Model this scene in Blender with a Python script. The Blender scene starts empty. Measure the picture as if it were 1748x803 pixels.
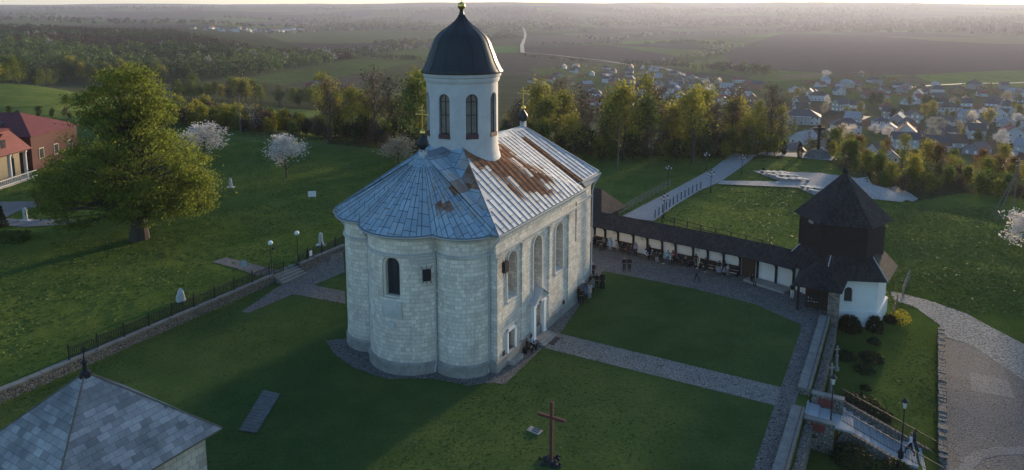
import bpy, bmesh, math, random
import numpy as np
from mathutils import Vector, Matrix
R=math.radians
random.seed(7); rng=np.random.default_rng(11)
scene=bpy.context.scene
COL=scene.collection

# ------------------------------------------------------------------ camera
F,YH,CY,CX,W0,H0=1200.0,28.0,198.0,874.0,1748,803
H=28.0
TH=math.atan((CY-YH)/F)
cam_d=bpy.data.cameras.new('camera'); cam=bpy.data.objects.new('camera',cam_d); COL.objects.link(cam)
cam_d.sensor_width=36.0; cam_d.lens=F/W0*36.0
cam_d.shift_y=-(H0/2-CY)/W0
cam_d.clip_start=0.5; cam_d.clip_end=30000
cam.location=(0,0,H); cam.rotation_euler=(math.pi/2-TH,0,0)
scene.camera=cam
CT,ST=math.cos(TH),math.sin(TH)

def project(x,y,z):
    z=z-H
    d=y*CT-z*ST; v=-(z*CT+y*ST)
    return CX+F*x/d, CY+F*v/d
def G(px,py,z=0.0):
    """survey helper: the point of the level z seen at a place of the photograph"""
    u=px-CX; v=py-CY
    dx,dy,dz=u,F*CT-v*ST,-(F*ST+v*CT)
    t=(z-H)/dz
    return (dx*t,dy*t)

# ------------------------------------------------------------------ node materials
def newmat(name):
    m=bpy.data.materials.new(name); m.use_nodes=True
    nt=m.node_tree; nt.nodes.clear()
    out=nt.nodes.new('ShaderNodeOutputMaterial'); b=nt.nodes.new('ShaderNodeBsdfPrincipled')
    nt.links.new(b.outputs[0],out.inputs[0])
    b.inputs['Specular IOR Level'].default_value=0.25
    return m,nt,b,out
def nd(nt,typ,**kw):
    n=nt.nodes.new(typ)
    for k,v in kw.items():
        if k in n.inputs: n.inputs[k].default_value=v
        else: setattr(n,k,v)
    return n
def lk(nt,a,b): nt.links.new(a,b)
def c4(c): return (c[0],c[1],c[2],1.0)
def scl(c,k): return tuple(min(1,x*k) for x in c)
def coords(nt,kind='Object'):
    if kind=='Position':
        g=nd(nt,'ShaderNodeNewGeometry'); return g.outputs['Position']
    t=nd(nt,'ShaderNodeTexCoord'); return t.outputs[kind]
def noise(nt,vec,scale,detail=4,rough=.6):
    n=nd(nt,'ShaderNodeTexNoise',Scale=scale,Detail=detail,Roughness=rough); lk(nt,vec,n.inputs['Vector']); return n.outputs['Fac']
def ramp(nt,fac,stops,interp='LINEAR'):
    r=nd(nt,'ShaderNodeValToRGB'); r.color_ramp.interpolation=interp
    e=r.color_ramp.elements
    while len(e)<len(stops): e.new(0.5)
    for i,(p,c) in enumerate(stops):
        e[i].position=p; e[i].color=c4(c) if len(c)==3 else c
    lk(nt,fac,r.inputs['Fac']); return r.outputs['Color']
def mix(nt,fac,a,b,blend='MIX'):
    m=nd(nt,'ShaderNodeMix',data_type='RGBA',blend_type=blend)
    for s,v in ((0,fac),(6,a),(7,b)):
        if hasattr(v,'is_linked'): lk(nt,v,m.inputs[s])
        else: m.inputs[s].default_value=(v if s==0 else c4(v))
    return m.outputs[2]
def mth(nt,op,a,b=None,clamp=False):
    m=nd(nt,'ShaderNodeMath',operation=op,use_clamp=clamp)
    for i,v in enumerate((a,b)):
        if v is None: continue
        if hasattr(v,'is_linked'): lk(nt,v,m.inputs[i])
        else: m.inputs[i].default_value=v
    return m.outputs[0]
def bump(nt,b,h,strength=.3,dist=.05):
    n=nd(nt,'ShaderNodeBump',Strength=strength,Distance=dist); lk(nt,h,n.inputs['Height']); lk(nt,n.outputs[0],b.inputs['Normal'])
def remap(nt,f,a,b,c=0.,d=1.):
    m=nd(nt,'ShaderNodeMapRange'); lk(nt,f,m.inputs[0])
    for i,v in enumerate((a,b,c,d)): m.inputs[i+1].default_value=v
    return m.outputs[0]
_MC={}
def mat(name,col,rough=.8,var=.18,scale=1.5,bmp=0.,metal=0.,kind='Object',bscale=None,spec=.25):
    if name in _MC: return _MC[name]
    m,nt,b,_=newmat(name); v=coords(nt,kind)
    f=noise(nt,v,scale,5,.65)
    f2=noise(nt,v,scale*9,3,.6)
    c=ramp(nt,f,[(.3,scl(col,1-var)),(.7,scl(col,1+var))])
    c=mix(nt,.35,c,ramp(nt,f2,[(.3,scl(col,1-var)),(.7,scl(col,1+var))]))
    lk(nt,c,b.inputs['Base Color']); b.inputs['Roughness'].default_value=rough; b.inputs['Metallic'].default_value=metal
    b.inputs['Specular IOR Level'].default_value=spec
    if bmp: bump(nt,b,noise(nt,v,bscale or scale*8,4),bmp,.05)
    _MC[name]=m; return m

# ------------------------------------------------------------------ mesh builder
class MB:
    def __init__(s): s.v=[]; s.f=[]; s.m=[]; s.uv={}
    def add(s,vs,fs,mi=0,uvs=None):
        o=len(s.v); s.v+= [tuple(p) for p in vs]
        for k,f in enumerate(fs):
            if uvs is not None: s.uv[len(s.f)]=[uvs[i] for i in f]
            s.f.append([i+o for i in f]); s.m.append(mi)
        return s
    def box(s,c,size,rz=0,mi=0,rx=0,ry=0):
        hx,hy,hz=size[0]/2,size[1]/2,size[2]/2
        M=Matrix.Rotation(rz,3,'Z')@Matrix.Rotation(ry,3,'Y')@Matrix.Rotation(rx,3,'X')
        vs=[M@Vector((x,y,z))+Vector(c) for x in(-hx,hx) for y in(-hy,hy) for z in(-hz,hz)]
        return s.add(vs,[(0,1,3,2),(4,6,7,5),(0,4,5,1),(2,3,7,6),(0,2,6,4),(1,5,7,3)],mi)
    def prism(s,poly,z0,z1,mi=0,cap=True):
        n=len(poly)
        a=sum(poly[i][0]*poly[(i+1)%n][1]-poly[(i+1)%n][0]*poly[i][1] for i in range(n))
        if a<0: poly=poly[::-1]
        vs=[(p[0],p[1],z0) for p in poly]+[(p[0],p[1],z1) for p in poly]
        fs=[(i,(i+1)%n,n+(i+1)%n,n+i) for i in range(n)]
        if cap: fs+=[tuple(range(n-1,-1,-1)),tuple(range(n,2*n))]
        return s.add(vs,fs,mi)
    def tube(s,p0,p1,r0,r1=None,n=8,mi=0,cap=True):
        r1=r0 if r1 is None else r1
        p0,p1=Vector(p0),Vector(p1); d=(p1-p0)
        if d.length<1e-6: return s
        d.normalize(); a=Vector((0,0,1)) if abs(d.z)<.9 else Vector((1,0,0))
        x=d.cross(a).normalized(); y=d.cross(x)
        vs=[]
        for p,r in((p0,r0),(p1,r1)):
            for i in range(n):
                t=2*math.pi*i/n; vs.append(p+x*(math.cos(t)*r)+y*(math.sin(t)*r))
        fs=[(i,n+i,n+(i+1)%n,(i+1)%n) for i in range(n)]
        if cap: fs+=[tuple(range(n)),tuple(range(2*n-1,n-1,-1))]
        return s.add(vs,fs,mi)
    def path(s,pts,r,n=6,mi=0):
        for a,b in zip(pts,pts[1:]): s.tube(a,b,r,r,n,mi)
        return s
    def lathe(s,prof,n=24,c=(0,0,0),mi=0,phase=0.):
        k=len(prof); vs=[]
        for i in range(n):
            t=2*math.pi*i/n+phase
            for r,z in prof: vs.append((c[0]+r*math.cos(t),c[1]+r*math.sin(t),c[2]+z))
        fs=[]; uvs=[(j//k/n,prof[j%k][1]) for j in range(n*k)]
        for i in range(n):
            j=(i+1)%n
            for q in range(k-1): fs.append((i*k+q,j*k+q,j*k+q+1,i*k+q+1))
        if prof[0][0]>1e-4: fs.append(tuple(i*k for i in range(n-1,-1,-1)))
        if prof[-1][0]>1e-4: fs.append(tuple(i*k+k-1 for i in range(n)))
        return s.add(vs,fs,mi)
    def ico(s,c,r,sub=2,mi=0,jit=0.,sc=(1,1,1),rnd=random):
        bm=bmesh.new(); bmesh.ops.create_icosphere(bm,subdivisions=sub,radius=1)
        vs=[]
        for v in bm.verts:
            k=r*(1+rnd.uniform(-jit,jit)); vs.append((c[0]+v.co.x*k*sc[0],c[1]+v.co.y*k*sc[1],c[2]+v.co.z*k*sc[2]))
        fs=[[v.index for v in f.verts] for f in bm.faces]; bm.free()
        return s.add(vs,fs,mi)
    def sweep(s,path,prof,mi=0,closed=False,uvscale=1.,close_prof=True):
        """path: list of (x,y), exterior on the left hand; prof: list of (out,z)"""
        n=len(path); P=[Vector((p[0],p[1])) for p in path]; offs=[]
        for i in range(n):
            a=P[i-1] if (i>0 or closed) else None; b=P[(i+1)%n] if (i<n-1 or closed) else None
            ns=[]
            if a is not None and (P[i]-a).length>1e-6: d=(P[i]-a).normalized(); ns.append(Vector((-d.y,d.x)))
            if b is not None and (b-P[i]).length>1e-6: d=(b-P[i]).normalized(); ns.append(Vector((-d.y,d.x)))
            m=sum(ns,Vector((0,0)))
            m=m.normalized() if m.length>1e-6 else ns[0]
            k=1/max(.35,m.dot(ns[0])); offs.append(m*k)
        q=len(prof); vs=[]; uvs=[]; L=0
        for i in range(n):
            if i: L+=(P[i]-P[i-1]).length
            for o,z in prof:
                p=P[i]+offs[i]*o; vs.append((p.x,p.y,z)); uvs.append((L*uvscale,z))
        fs=[]; nn=n if closed else n-1; qq=q if close_prof else q-1
        for i in range(nn):
            j=(i+1)%n
            for t in range(qq):
                u=(t+1)%q; fs.append((i*q+t,i*q+u,j*q+u,j*q+t))
        if not closed and close_prof:
            fs+=[tuple(range(q)),tuple((n-1)*q+t for t in range(q-1,-1,-1))]
        return s.add(vs,fs,mi,uvs)
    def mesh(s,name,mats,smooth=False):
        me=bpy.data.meshes.new(name); me.from_pydata(s.v,[],s.f)
        if not isinstance(mats,(list,tuple)): mats=[mats]
        for m in mats: me.materials.append(m)
        if len(mats)>1: me.polygons.foreach_set('material_index',s.m)
        if s.uv:
            ul=me.uv_layers.new(name='UVMap')
            for k,uvs in s.uv.items():
                p=me.polygons[k]
                for li,u in zip(p.loop_indices,uvs): ul.data[li].uv=u
        if smooth: me.polygons.foreach_set('use_smooth',[True]*len(me.polygons))
        me.update(); return me
    def build(s,name,mats,parent=None,smooth=False,recalc=False):
        me=s.mesh(name,mats,smooth)
        if recalc:
            bm=bmesh.new(); bm.from_mesh(me); bmesh.ops.recalc_face_normals(bm,faces=bm.faces); bm.to_mesh(me); bm.free()
        o=bpy.data.objects.new(name,me); COL.objects.link(o)
        if parent is not None: o.parent=parent
        return o
def np_mesh(name,verts,faces,mats,mi=None,smooth=False):
    """verts (N,3), faces (M,k) with one k"""
    me=bpy.data.meshes.new(name); verts=np.asarray(verts,dtype=np.float32); faces=np.asarray(faces,dtype=np.int32)
    k=faces.shape[1]
    me.vertices.add(len(verts)); me.vertices.foreach_set('co',verts.ravel())
    me.loops.add(faces.size); me.loops.foreach_set('vertex_index',faces.ravel())
    me.polygons.add(len(faces)); me.polygons.foreach_set('loop_start',np.arange(0,faces.size,k,dtype=np.int32))
    me.polygons.foreach_set('loop_total',np.full(len(faces),k,dtype=np.int32))
    if not isinstance(mats,(list,tuple)): mats=[mats]
    for m in mats: me.materials.append(m)
    if mi is not None: me.polygons.foreach_set('material_index',np.asarray(mi,dtype=np.int32))
    me.polygons.foreach_set('use_smooth',np.full(len(faces),smooth))
    me.update(calc_edges=True); return me
def link(name,me,parent=None):
    o=bpy.data.objects.new(name,me); COL.objects.link(o)
    if parent is not None: o.parent=parent
    return o
def tag(o,label,cat,group=None,kind=None):
    o['label']=label; o['category']=cat
    if group: o['group']=group
    if kind: o['kind']=kind
    return o
def struct(o,kind='structure'): o['kind']=kind; return o
def thing(name,label,cat,loc=(0,0,0),rz=0.,group=None):
    o=bpy.data.objects.new(name,None); COL.objects.link(o); o.location=loc; o.rotation_euler=(0,0,rz); o.empty_display_size=.3
    if label: o['label']=label
    o['category']=cat
    if group: o['group']=group
    return o
def kids(o): return [c for c in bpy.data.objects if c.parent==o]
def copy_tree(o,parent=None,cache={}):
    c=o.copy(); COL.objects.link(c)
    if parent is not None: c.parent=parent
    if o.name not in cache: cache[o.name]=kids(o)
    for ch in cache[o.name]: copy_tree(ch,c)
    return c
def boolean(o,cutters):
    for c in [o]+list(cutters):
        bm=bmesh.new(); bm.from_mesh(c.data); bmesh.ops.recalc_face_normals(bm,faces=bm.faces); bm.to_mesh(c.data); bm.free()
    for c in cutters:
        md=o.modifiers.new('cut','BOOLEAN'); md.operation='DIFFERENCE'; md.object=c; md.solver='EXACT'
    dg=bpy.context.evaluated_depsgraph_get(); dg.update()
    me=bpy.data.meshes.new_from_object(o.evaluated_get(dg))
    o.modifiers.clear(); old=o.data; o.data=me; me.name=old.name
    for c in cutters:
        bpy.data.objects.remove(c)
def arch(w,z0,zs,n=10):
    """arched opening outline in (x,z), springing at zs"""
    r=w/2
    return [(-r,z0),(r,z0)]+[(r*math.cos(math.pi*i/n),zs+r*math.sin(math.pi*i/n)) for i in range(n+1)]
def extr(outline,place,d0,d1,mb=None,mi=0):
    """outline (x,z) pushed along local y from d0 to d1; place(x,y,z)->point"""
    mb=mb or MB(); n=len(outline)
    vs=[place(x,d0,z) for x,z in outline]+[place(x,d1,z) for x,z in outline]
    fs=[(i,(i+1)%n,n+(i+1)%n,n+i) for i in range(n)]+[tuple(range(n-1,-1,-1)),tuple(range(n,2*n))]
    return mb.add(vs,fs,mi)
def smooth(x,a,b):
    t=np.clip((np.asarray(x,dtype=float)-a)/(b-a),0,1); return t*t*(3-2*t)
def vnoise(x,y,seed=0):
    """smooth value noise, numpy"""
    x=np.asarray(x,dtype=float); y=np.asarray(y,dtype=float)
    xi=np.floor(x).astype(np.int64); yi=np.floor(y).astype(np.int64); fx=x-xi; fy=y-yi
    fx=fx*fx*(3-2*fx); fy=fy*fy*(3-2*fy)
    def h(a,b):
        n=(a*374761393+b*668265263+seed*1442695041)&0x7fffffff
        n=((n^(n>>13))*1274126177)&0x7fffffff
        return ((n^(n>>16))&0xffff)/65535.0
    return (h(xi,yi)*(1-fx)+h(xi+1,yi)*fx)*(1-fy)+(h(xi,yi+1)*(1-fx)+h(xi+1,yi+1)*fx)*fy
def fbm(x,y,oct=4,seed=0):
    s=0;a=.5;f=1.
    for i in range(oct): s=s+a*vnoise(x*f,y*f,seed+i); a*=.5; f*=2.03
    return s
ORD=['leftmost','second from left','third from left','fourth from left','fifth from left','sixth from left','seventh from left','eighth from left','ninth from left','tenth from left','eleventh from left','twelfth from left']
def ordw(i,n):
    if i==n-1: return 'rightmost'
    if i==n-2 and n>4: return 'second from right'
    if i==n-3 and n>6: return 'third from right'
    if i==n-4 and n>8: return 'fourth from right'
    if i<len(ORD): return ORD[i]
    return f'{i+1}th from left' if (i+1)%10 not in(1,2,3) or i+1 in(11,12,13) else f'{i+1}'+{1:'st',2:'nd',3:'rd'}[(i+1)%10]+' from left'
AUTO=[]   # (object, base label, world location): equal bases get told apart by their order in the view
def auto(o,base): AUTO.append((o,base))
def finish_labels():
    d={}
    for o,b in AUTO: d.setdefault(b,[]).append(o)
    for b,l in d.items():
        if len(l)==1: l[0]['label']=b; continue
        l.sort(key=lambda o: project(*o.location)[0])
        for i,o in enumerate(l): o['label']=f'{b}, {ordw(i,len(l))} of {len(l)}'
# ------------------------------------------------------------------ terrain
AZ=np.radians(np.arange(-56,56.01,.16)); NR=850
RH=np.exp(np.linspace(math.log(8),math.log(11000),NR))
GA,GR=np.meshgrid(AZ,RH,indexing='ij'); GX=GR*np.sin(GA); GY=GR*np.cos(GA)
FAR={ # distance ahead of the camera -> height, for lines of sight through the photograph's columns
 -700:[(120,3),(160,6),(240,8),(300,4),(420,-4),(650,0),(950,8),(1500,19),(3000,24),(5000,90),(7000,150),(9000,170)],
 0:[(120,3),(155,6),(240,6),(300,-2),(400,-12),(600,-9),(900,2),(1200,6),(1600,4),(3000,20),(5000,88),(7000,150),(9000,168)],
 300:[(120,1.5),(160,3),(210,2),(280,-8),(400,-16),(600,-14),(900,-4),(1200,-2),(1600,-4),(3000,10),(5000,80),(7000,152),(9000,168)],
 560:[(120,.8),(160,0),(190,-4),(260,-13),(480,-21),(800,-20),(1200,-23),(2000,-24),(3500,-5),(5000,62),(7000,158),(9000,175)],
 874:[(120,.5),(155,0),(185,-6),(260,-20),(480,-32),(800,-36),(1200,-38),(2000,-36),(3500,-8),(5000,64),(7000,172),(9000,185)],
 1100:[(120,.3),(150,-.5),(172,-7),(190,-14),(260,-28),(450,-38),(700,-43),(1000,-48),(1500,-48),(2600,-40),(4000,-10),(5500,64),(7500,180),(9000,192)],
 1400:[(120,0),(148,-1.5),(168,-9),(190,-17),(250,-27),(350,-30),(480,-34),(650,-38),(850,-41),(1200,-44),(2500,-39),(3500,-21),(5000,58),(7000,158),(9000,170)],
 1748:[(120,-3),(142,-7),(165,-14),(200,-22),(300,-31),(430,-35),(800,-47),(1300,-46),(2300,-34),(3200,-6),(4200,25),(6000,112),(7500,150),(9000,160)],
 2500:[(120,-4),(150,-9),(200,-18),(300,-30),(430,-36),(800,-48),(1300,-46),(2300,-30),(3200,0),(4200,35),(6000,110),(9000,150)],
}
def far_grid():
    px=CX+F*np.tan(GA); cols=sorted(FAR); out=np.zeros_like(GX)
    prof=np.stack([np.interp(np.log(np.maximum(GY,50)),np.log([p[0] for p in FAR[c]]),[p[1] for p in FAR[c]]) for c in cols])
    idx=np.clip(np.searchsorted(cols,px)-1,0,len(cols)-2); ca=np.array(cols,dtype=float)
    t=np.clip((px-ca[idx])/(ca[idx+1]-ca[idx]),0,1); t=t*t*(3-2*t)
    z=np.take_along_axis(prof,idx[None],0)[0]*(1-t)+np.take_along_axis(prof,(idx+1)[None],0)[0]*t
    for k in range(3):                                   # round off the creases
        w=np.ones(15)/15; zp=np.pad(z,((0,0),(7,7)),'edge'); z=np.apply_along_axis(lambda r:np.convolve(r,w,'valid'),1,zp)
    return z
WL0=np.array((-37.3,47.8)); WLD=np.array((.4630,.8864))           # terrace wall on the left: a point and its direction
WR0=np.array((16.4,40.3)); WRD=np.array((.4914,.8710))            # parapet on the right
def dist_left(x,y): return -((x-WL0[0])*WLD[1]-(y-WL0[1])*WLD[0])
def dist_right(x,y): return (x-WR0[0])*WRD[1]-(y-WR0[1])*WRD[0]
CTRL=np.array([(30.5,62.5,-1.3),(34,64,-1.9),(38.5,67,-2.3),(43,75,-2.4),(50,65,-3.3),(60,70,-3.3),(41,63,-3.3),(45,58,-3.5),(31,46,-3.5),(36,45,-3.6),(45,45,-3.6),
 (27,75,0),(24,80,.2),(33,76,-.4),(35,85,.1),(45,95,-.3),(60,95,-1.6),(70,80,-3),(80,110,-3),(40,110,0),(50,118,-.2),(45,140,-.6),(70,130,-2.5),(18,41,-1.9),(22,49,-1.5),(27,56,-1.9),(31,57,-2.4),(34,58,-2.9),(25,48,-2.6),(40,72,-2.0),(52,80,-2.0),(100,130,-5),(100,90,-4)])
def near_z(x,y):
    d=dist_left(x,y)
    wid=.35+np.maximum(0,y-84)*.5
    z=.9*smooth(d,.25-wid*.3,.25+wid)+.012*np.clip(d-1,0,60)*smooth(y,30,60)
    z=z+2.2*smooth(y,118,140)*smooth(-x,25,70)
    dr=dist_right(x,y)
    D2=(x[...,None]-CTRL[:,0])**2+(y[...,None]-CTRL[:,1])**2
    Wt=np.exp(-D2/(2*5.5**2))+1e-3/(1+D2/50); zc=(Wt*CTRL[:,2]).sum(-1)/Wt.sum(-1)
    z=z+zc*smooth(dr,.72,1.05)
    return z
def make_h():
    zf=far_grid(); zn=np.zeros_like(zf)
    k=int(np.searchsorted(RH,230)); zn[:,:k]=near_z(GX[:,:k],GY[:,:k])
    t=smooth(GY,135,175); z=zn*(1-t)+zf*t
    # rough ground outside the mown court and rolling ground far off
    d=dist_left(GX,GY); wild=np.maximum(smooth(d,2,5),np.maximum(smooth(GY,88,93),smooth(dist_right(GX,GY)+0*GX,14,17)*smooth(GY,66,70)))
    calm=smooth(GX,12,18)*(1-smooth(GX,62,70))*smooth(GY,82,88)*(1-smooth(GY,142,150))
    z=z+wild*smooth(GY,30,40)*(.16*(1-.6*calm)*(fbm(GX*1.1,GY*1.1,3,5)-.45)+.5*(1-.9*calm)*(fbm(GX*.09,GY*.09,2,9)-.45))*(1-smooth(GR,400,700))
    z=z+smooth(GY,200,900)*6*(fbm(GX*.004,GY*.004,3,21)-.45)
    z=z+smooth(GY,3000,6000)*70*(fbm(GX*.0006+3,GY*.0006,4,33)-.45)
    return z
HZ=make_h()
LR0,LR1=math.log(8),math.log(11000)
def gz(x,y):
    r=max(8.01,math.hypot(x,y)); a=math.atan2(x,y)
    i=(a-AZ[0])/(AZ[1]-AZ[0]); j=(math.log(r)-LR0)/(LR1-LR0)*(NR-1)
    i=min(max(i,0),len(AZ)-1.001); j=min(max(j,0),NR-1.001)
    a0,j0=int(i),int(j); fa,fj=i-a0,j-j0
    return float((HZ[a0,j0]*(1-fa)+HZ[a0+1,j0]*fa)*(1-fj)+(HZ[a0,j0+1]*(1-fa)+HZ[a0+1,j0+1]*fa)*fj)
def T(px,py):
    """survey helper: where the ground is met at a place of the photograph"""
    u=px-CX; v=py-CY; dx,dy,dz=u,F*CT-v*ST,-(F*ST+v*CT)
    y=30.
    prev=y
    while y<10500:
        t=y/dy; 
        if H+dz*t<gz(dx*t,y): break
        prev=y; y*=1.012
    lo,hi=prev,y
    for _ in range(18):
        m=(lo+hi)/2; t=m/dy
        if H+dz*t<gz(dx*t,m): hi=m
        else: lo=m
    t=hi/dy; return (dx*t,hi,gz(dx*t,hi))
def inpoly(px,py,poly):
    c=np.zeros(px.shape,bool); n=len(poly); j=n-1
    for i in range(n):
        xi,yi=poly[i]; xj,yj=poly[j]
        hit=((yi>py)!=(yj>py))&(px<(xj-xi)*(py-yi)/(yj-yi+1e-12)+xi); c^=hit; j=i
    return c
# land use: real colours of meadow, ploughland, crop
PXG,PYG=project(GX,GY,HZ)
wob=3*(fbm(GX*.02,GY*.02,3,71)-.45)
PXg=PXG+wob*3; PYg=PYG+wob*.35
alb=np.zeros(GX.shape+(3,))
def paint(mask,c,v=.0):
    alb[mask]=np.array(c)
MEADOW=(.056,.092,.022); LAWN=(.063,.097,.032); PLOUGH=(.06,.046,.048); CROP=(.08,.12,.028); STUBBLE=(.1,.09,.06); DULL=(.055,.062,.034)
# far patchwork
cell=np.floor(GX/260+1.3*fbm(GX*.0012,GY*.0012,2,3))+57*np.floor(GY/420+1.5*fbm(GX*.001,GY*.001,2,4))
hv=(np.sin(cell*12.9898)*43758.5453)%1.0
alb[:]=np.array(DULL)
for lo,hi,c in((0,.22,PLOUGH),(.22,.4,(.07,.085,.036)),(.4,.52,STUBBLE),(.52,.6,CROP),(.6,.8,(.062,.06,.042))):
    m=(hv>=lo)&(hv<hi)&(GY>1200); paint(m,c)
FIELDS=[
 ([(895,82),(1060,76),(1185,76),(1200,95),(1110,111),(1000,105),(893,92)],PLOUGH),
 ([(893,62),(1040,58),(1240,50),(1330,56),(1180,70),(1060,72),(893,78)],(.08,.072,.058)),
 ([(1062,71),(1180,66),(1275,74),(1290,80),(1240,84),(1170,71),(1062,76)],CROP),
 ([(1235,86),(1275,76),(1335,57),(1500,60),(1760,70),(1900,72),(1900,128),(1748,128),(1600,128),(1500,129),(1380,123),(1290,119),(1250,112)],PLOUGH),
 ([(1500,62),(1900,68),(1900,76),(1700,75),(1600,70)],(.1,.1,.05)),
 ([(1245,108),(1290,119),(1380,123),(1440,128),(1560,128),(1440,140),(1300,139),(1220,124)],(.07,.1,.03)),
 ([(1330,130),(1400,124),(1400,131),(1330,136)],STUBBLE),
 ([(1400,131),(1450,125),(1520,129),(1420,136)],PLOUGH),
 ([(1560,128),(1700,121),(1900,120),(1900,150),(1748,150),(1600,146)],CROP),
 ([(1030,76),(1230,88),(1245,110),(1220,126),(1120,112),(1180,100)],(.075,.1,.034)),
 ([(838,79),(886,79),(886,90),(842,91)],(.07,.13,.028)),
 ([(760,98),(890,93),(1060,108),(1060,122),(900,130),(760,130)],(.07,.064,.05)),
 ([(900,118),(1060,108),(1100,112),(1060,128),(930,133)],(.075,.095,.035)),
 ([(420,60),(600,54),(740,62),(740,72),(560,75),(440,70)],(.078,.09,.045)),
 ([(440,70),(560,75),(740,72),(740,80),(520,86)],PLOUGH),
 ([(410,136),(560,108),(720,80),(760,90),(720,104),(600,128),(480,146)],(.068,.09,.036)),
 ([(480,146),(600,128),(640,130),(600,150),(500,152)],(.07,.066,.052)),
]
vill=[(985,128),(1095,112),(1230,135),(1330,140),(1500,128),(1580,148),(1900,150),(1900,300),(1600,310),(1330,260),(1280,200),(1000,210)]
far_m=GY>190
for poly,c in FIELDS: paint(inpoly(PXg,PYg,poly)&far_m,c)
m=inpoly(PXg,PYg,vill)&far_m; 
vc=fbm(GX*.03,GY*.03,3,61)[m]; hv2=((np.floor(GX/22+.8*fbm(GX*.02,GY*.02,2,8))+31*np.floor(GY/34))*7.13%1.0)[m]
alb[m]=np.where((hv2<.35)[:,None],np.array((.04,.066,.02)),np.where((hv2<.6)[:,None],np.array((.05,.042,.036)),np.array((.045,.058,.026))))
# near ground
nm=GY<=190
alb[nm]=np.array(MEADOW)
left=(dist_left(GX,GY)>.3)&(GY<190); paint(left,(.082,.118,.03))
court=(dist_left(GX,GY)<=.3)&(dist_right(GX,GY)<.6)&(GY<84); paint(court,LAWN)
terr=(dist_right(GX,GY)>=.6)&(GY<66); paint(terr,(.066,.095,.024))
hill=(GY>=80)&(GX>10)&(GY<190); paint(hill,(.105,.138,.034))
lm=(GX<-25)&(GY>140)&(GY<330); paint(lm,(.105,.14,.045))
# wood floors
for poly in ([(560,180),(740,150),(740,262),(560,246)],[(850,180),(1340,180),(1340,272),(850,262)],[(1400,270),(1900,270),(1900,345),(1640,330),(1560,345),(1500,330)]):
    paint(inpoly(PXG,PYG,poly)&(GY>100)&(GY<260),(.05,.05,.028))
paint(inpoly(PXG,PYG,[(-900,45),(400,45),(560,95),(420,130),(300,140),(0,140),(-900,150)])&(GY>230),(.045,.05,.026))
alb*= (0.86+.28*fbm(GX*.05,GY*.05,4,91))[...,None]
ph=np.sin((GX*.8+GY*.35)*.16)   # mowing and tillage direction
alb*= (1+.03*ph)[...,None]
def build_ground():
    na,nr=GX.shape
    v=np.stack([GX,GY,HZ],-1).reshape(-1,3)
    i=np.arange(na-1)[:,None]*nr+np.arange(nr-1)[None]
    f=np.stack([i,i+1,i+1+nr,i+nr],-1).reshape(-1,4)
    m,nt,b,_=newmat('ground')
    at=nd(nt,'ShaderNodeVertexColor'); at.layer_name='landuse'
    pos=coords(nt,'Position')
    n1=noise(nt,pos,.35,6,.7); n2=noise(nt,pos,5.,4,.7); n3=noise(nt,pos,.11,5,.65)
    k=mix(nt,.5,ramp(nt,n1,[(.25,(.5,.58,.5)),(.5,(1,1,1)),(.75,(1.5,1.36,1.2))]),ramp(nt,n2,[(.28,(.5,.55,.5)),(.72,(1.5,1.45,1.3))]))
    k2=ramp(nt,n3,[(.3,(.72,.84,.8)),(.52,(1,1,1)),(.7,(1.38,1.2,1.08))])
    c=mix(nt,1.,at.outputs['Color'],k,'MULTIPLY'); c=mix(nt,1.,c,k2,'MULTIPLY')
    # scattered dry tufts
    dry=noise(nt,pos,1.7,5,.75); c=mix(nt,remap(nt,dry,.6,.8,0,.25),c,(.14,.135,.06))
    lk(nt,c,b.inputs['Base Color']); b.inputs['Roughness'].default_value=1.; b.inputs['Specular IOR Level'].default_value=0.
    bump(nt,b,mth(nt,'ADD',noise(nt,pos,3.,5,.75),mth(nt,'MULTIPLY',noise(nt,pos,14.,3,.7),.4)),.55,.25)
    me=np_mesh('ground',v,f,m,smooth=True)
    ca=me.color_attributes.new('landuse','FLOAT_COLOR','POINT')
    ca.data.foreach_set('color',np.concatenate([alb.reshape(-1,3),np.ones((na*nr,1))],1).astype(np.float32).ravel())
    return struct(link('ground',me))
build_ground()
DRAPED=[]
def drape(name,poly,mt,off=.03,step=2.5,skirt=0.):
    if step<5: DRAPED.append([(p[0],p[1]) for p in poly])
    """a thin sheet that follows the ground inside a plan outline"""
    bm=bmesh.new(); vs=[bm.verts.new((p[0],p[1],0)) for p in poly]; bm.faces.new(vs)
    bmesh.ops.triangulate(bm,faces=bm.faces)
    for it in range(7):
        lg=[e for e in bm.edges if e.calc_length()>step]
        if not lg: break
        bmesh.ops.subdivide_edges(bm,edges=lg,cuts=1); bmesh.ops.triangulate(bm,faces=[f for f in bm.faces if len(f.verts)>3])
    for v in bm.verts: v.co.z=gz(v.co.x,v.co.y)+off
    bmesh.ops.recalc_face_normals(bm,faces=bm.faces)
    me=bpy.data.meshes.new(name); bm.to_mesh(me); bm.free()
    for p in me.polygons:
        if p.normal.z<0: me.flip_normals(); break
    me.materials.append(mt); return struct(link(name,me))
def ribbon(pts,w):
    """plan outline of a road of width w along pts"""
    l,r=[],[]
    for i,p in enumerate(pts):
        a=Vector(pts[max(0,i-1)][:2]); b=Vector(pts[min(len(pts)-1,i+1)][:2]); d=(b-a).normalized(); n=Vector((-d.y,d.x))
        q=Vector(p[:2]); l.append(q+n*w/2); r.append(q-n*w/2)
    return [tuple(p) for p in l]+[tuple(p) for p in r[::-1]]
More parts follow.
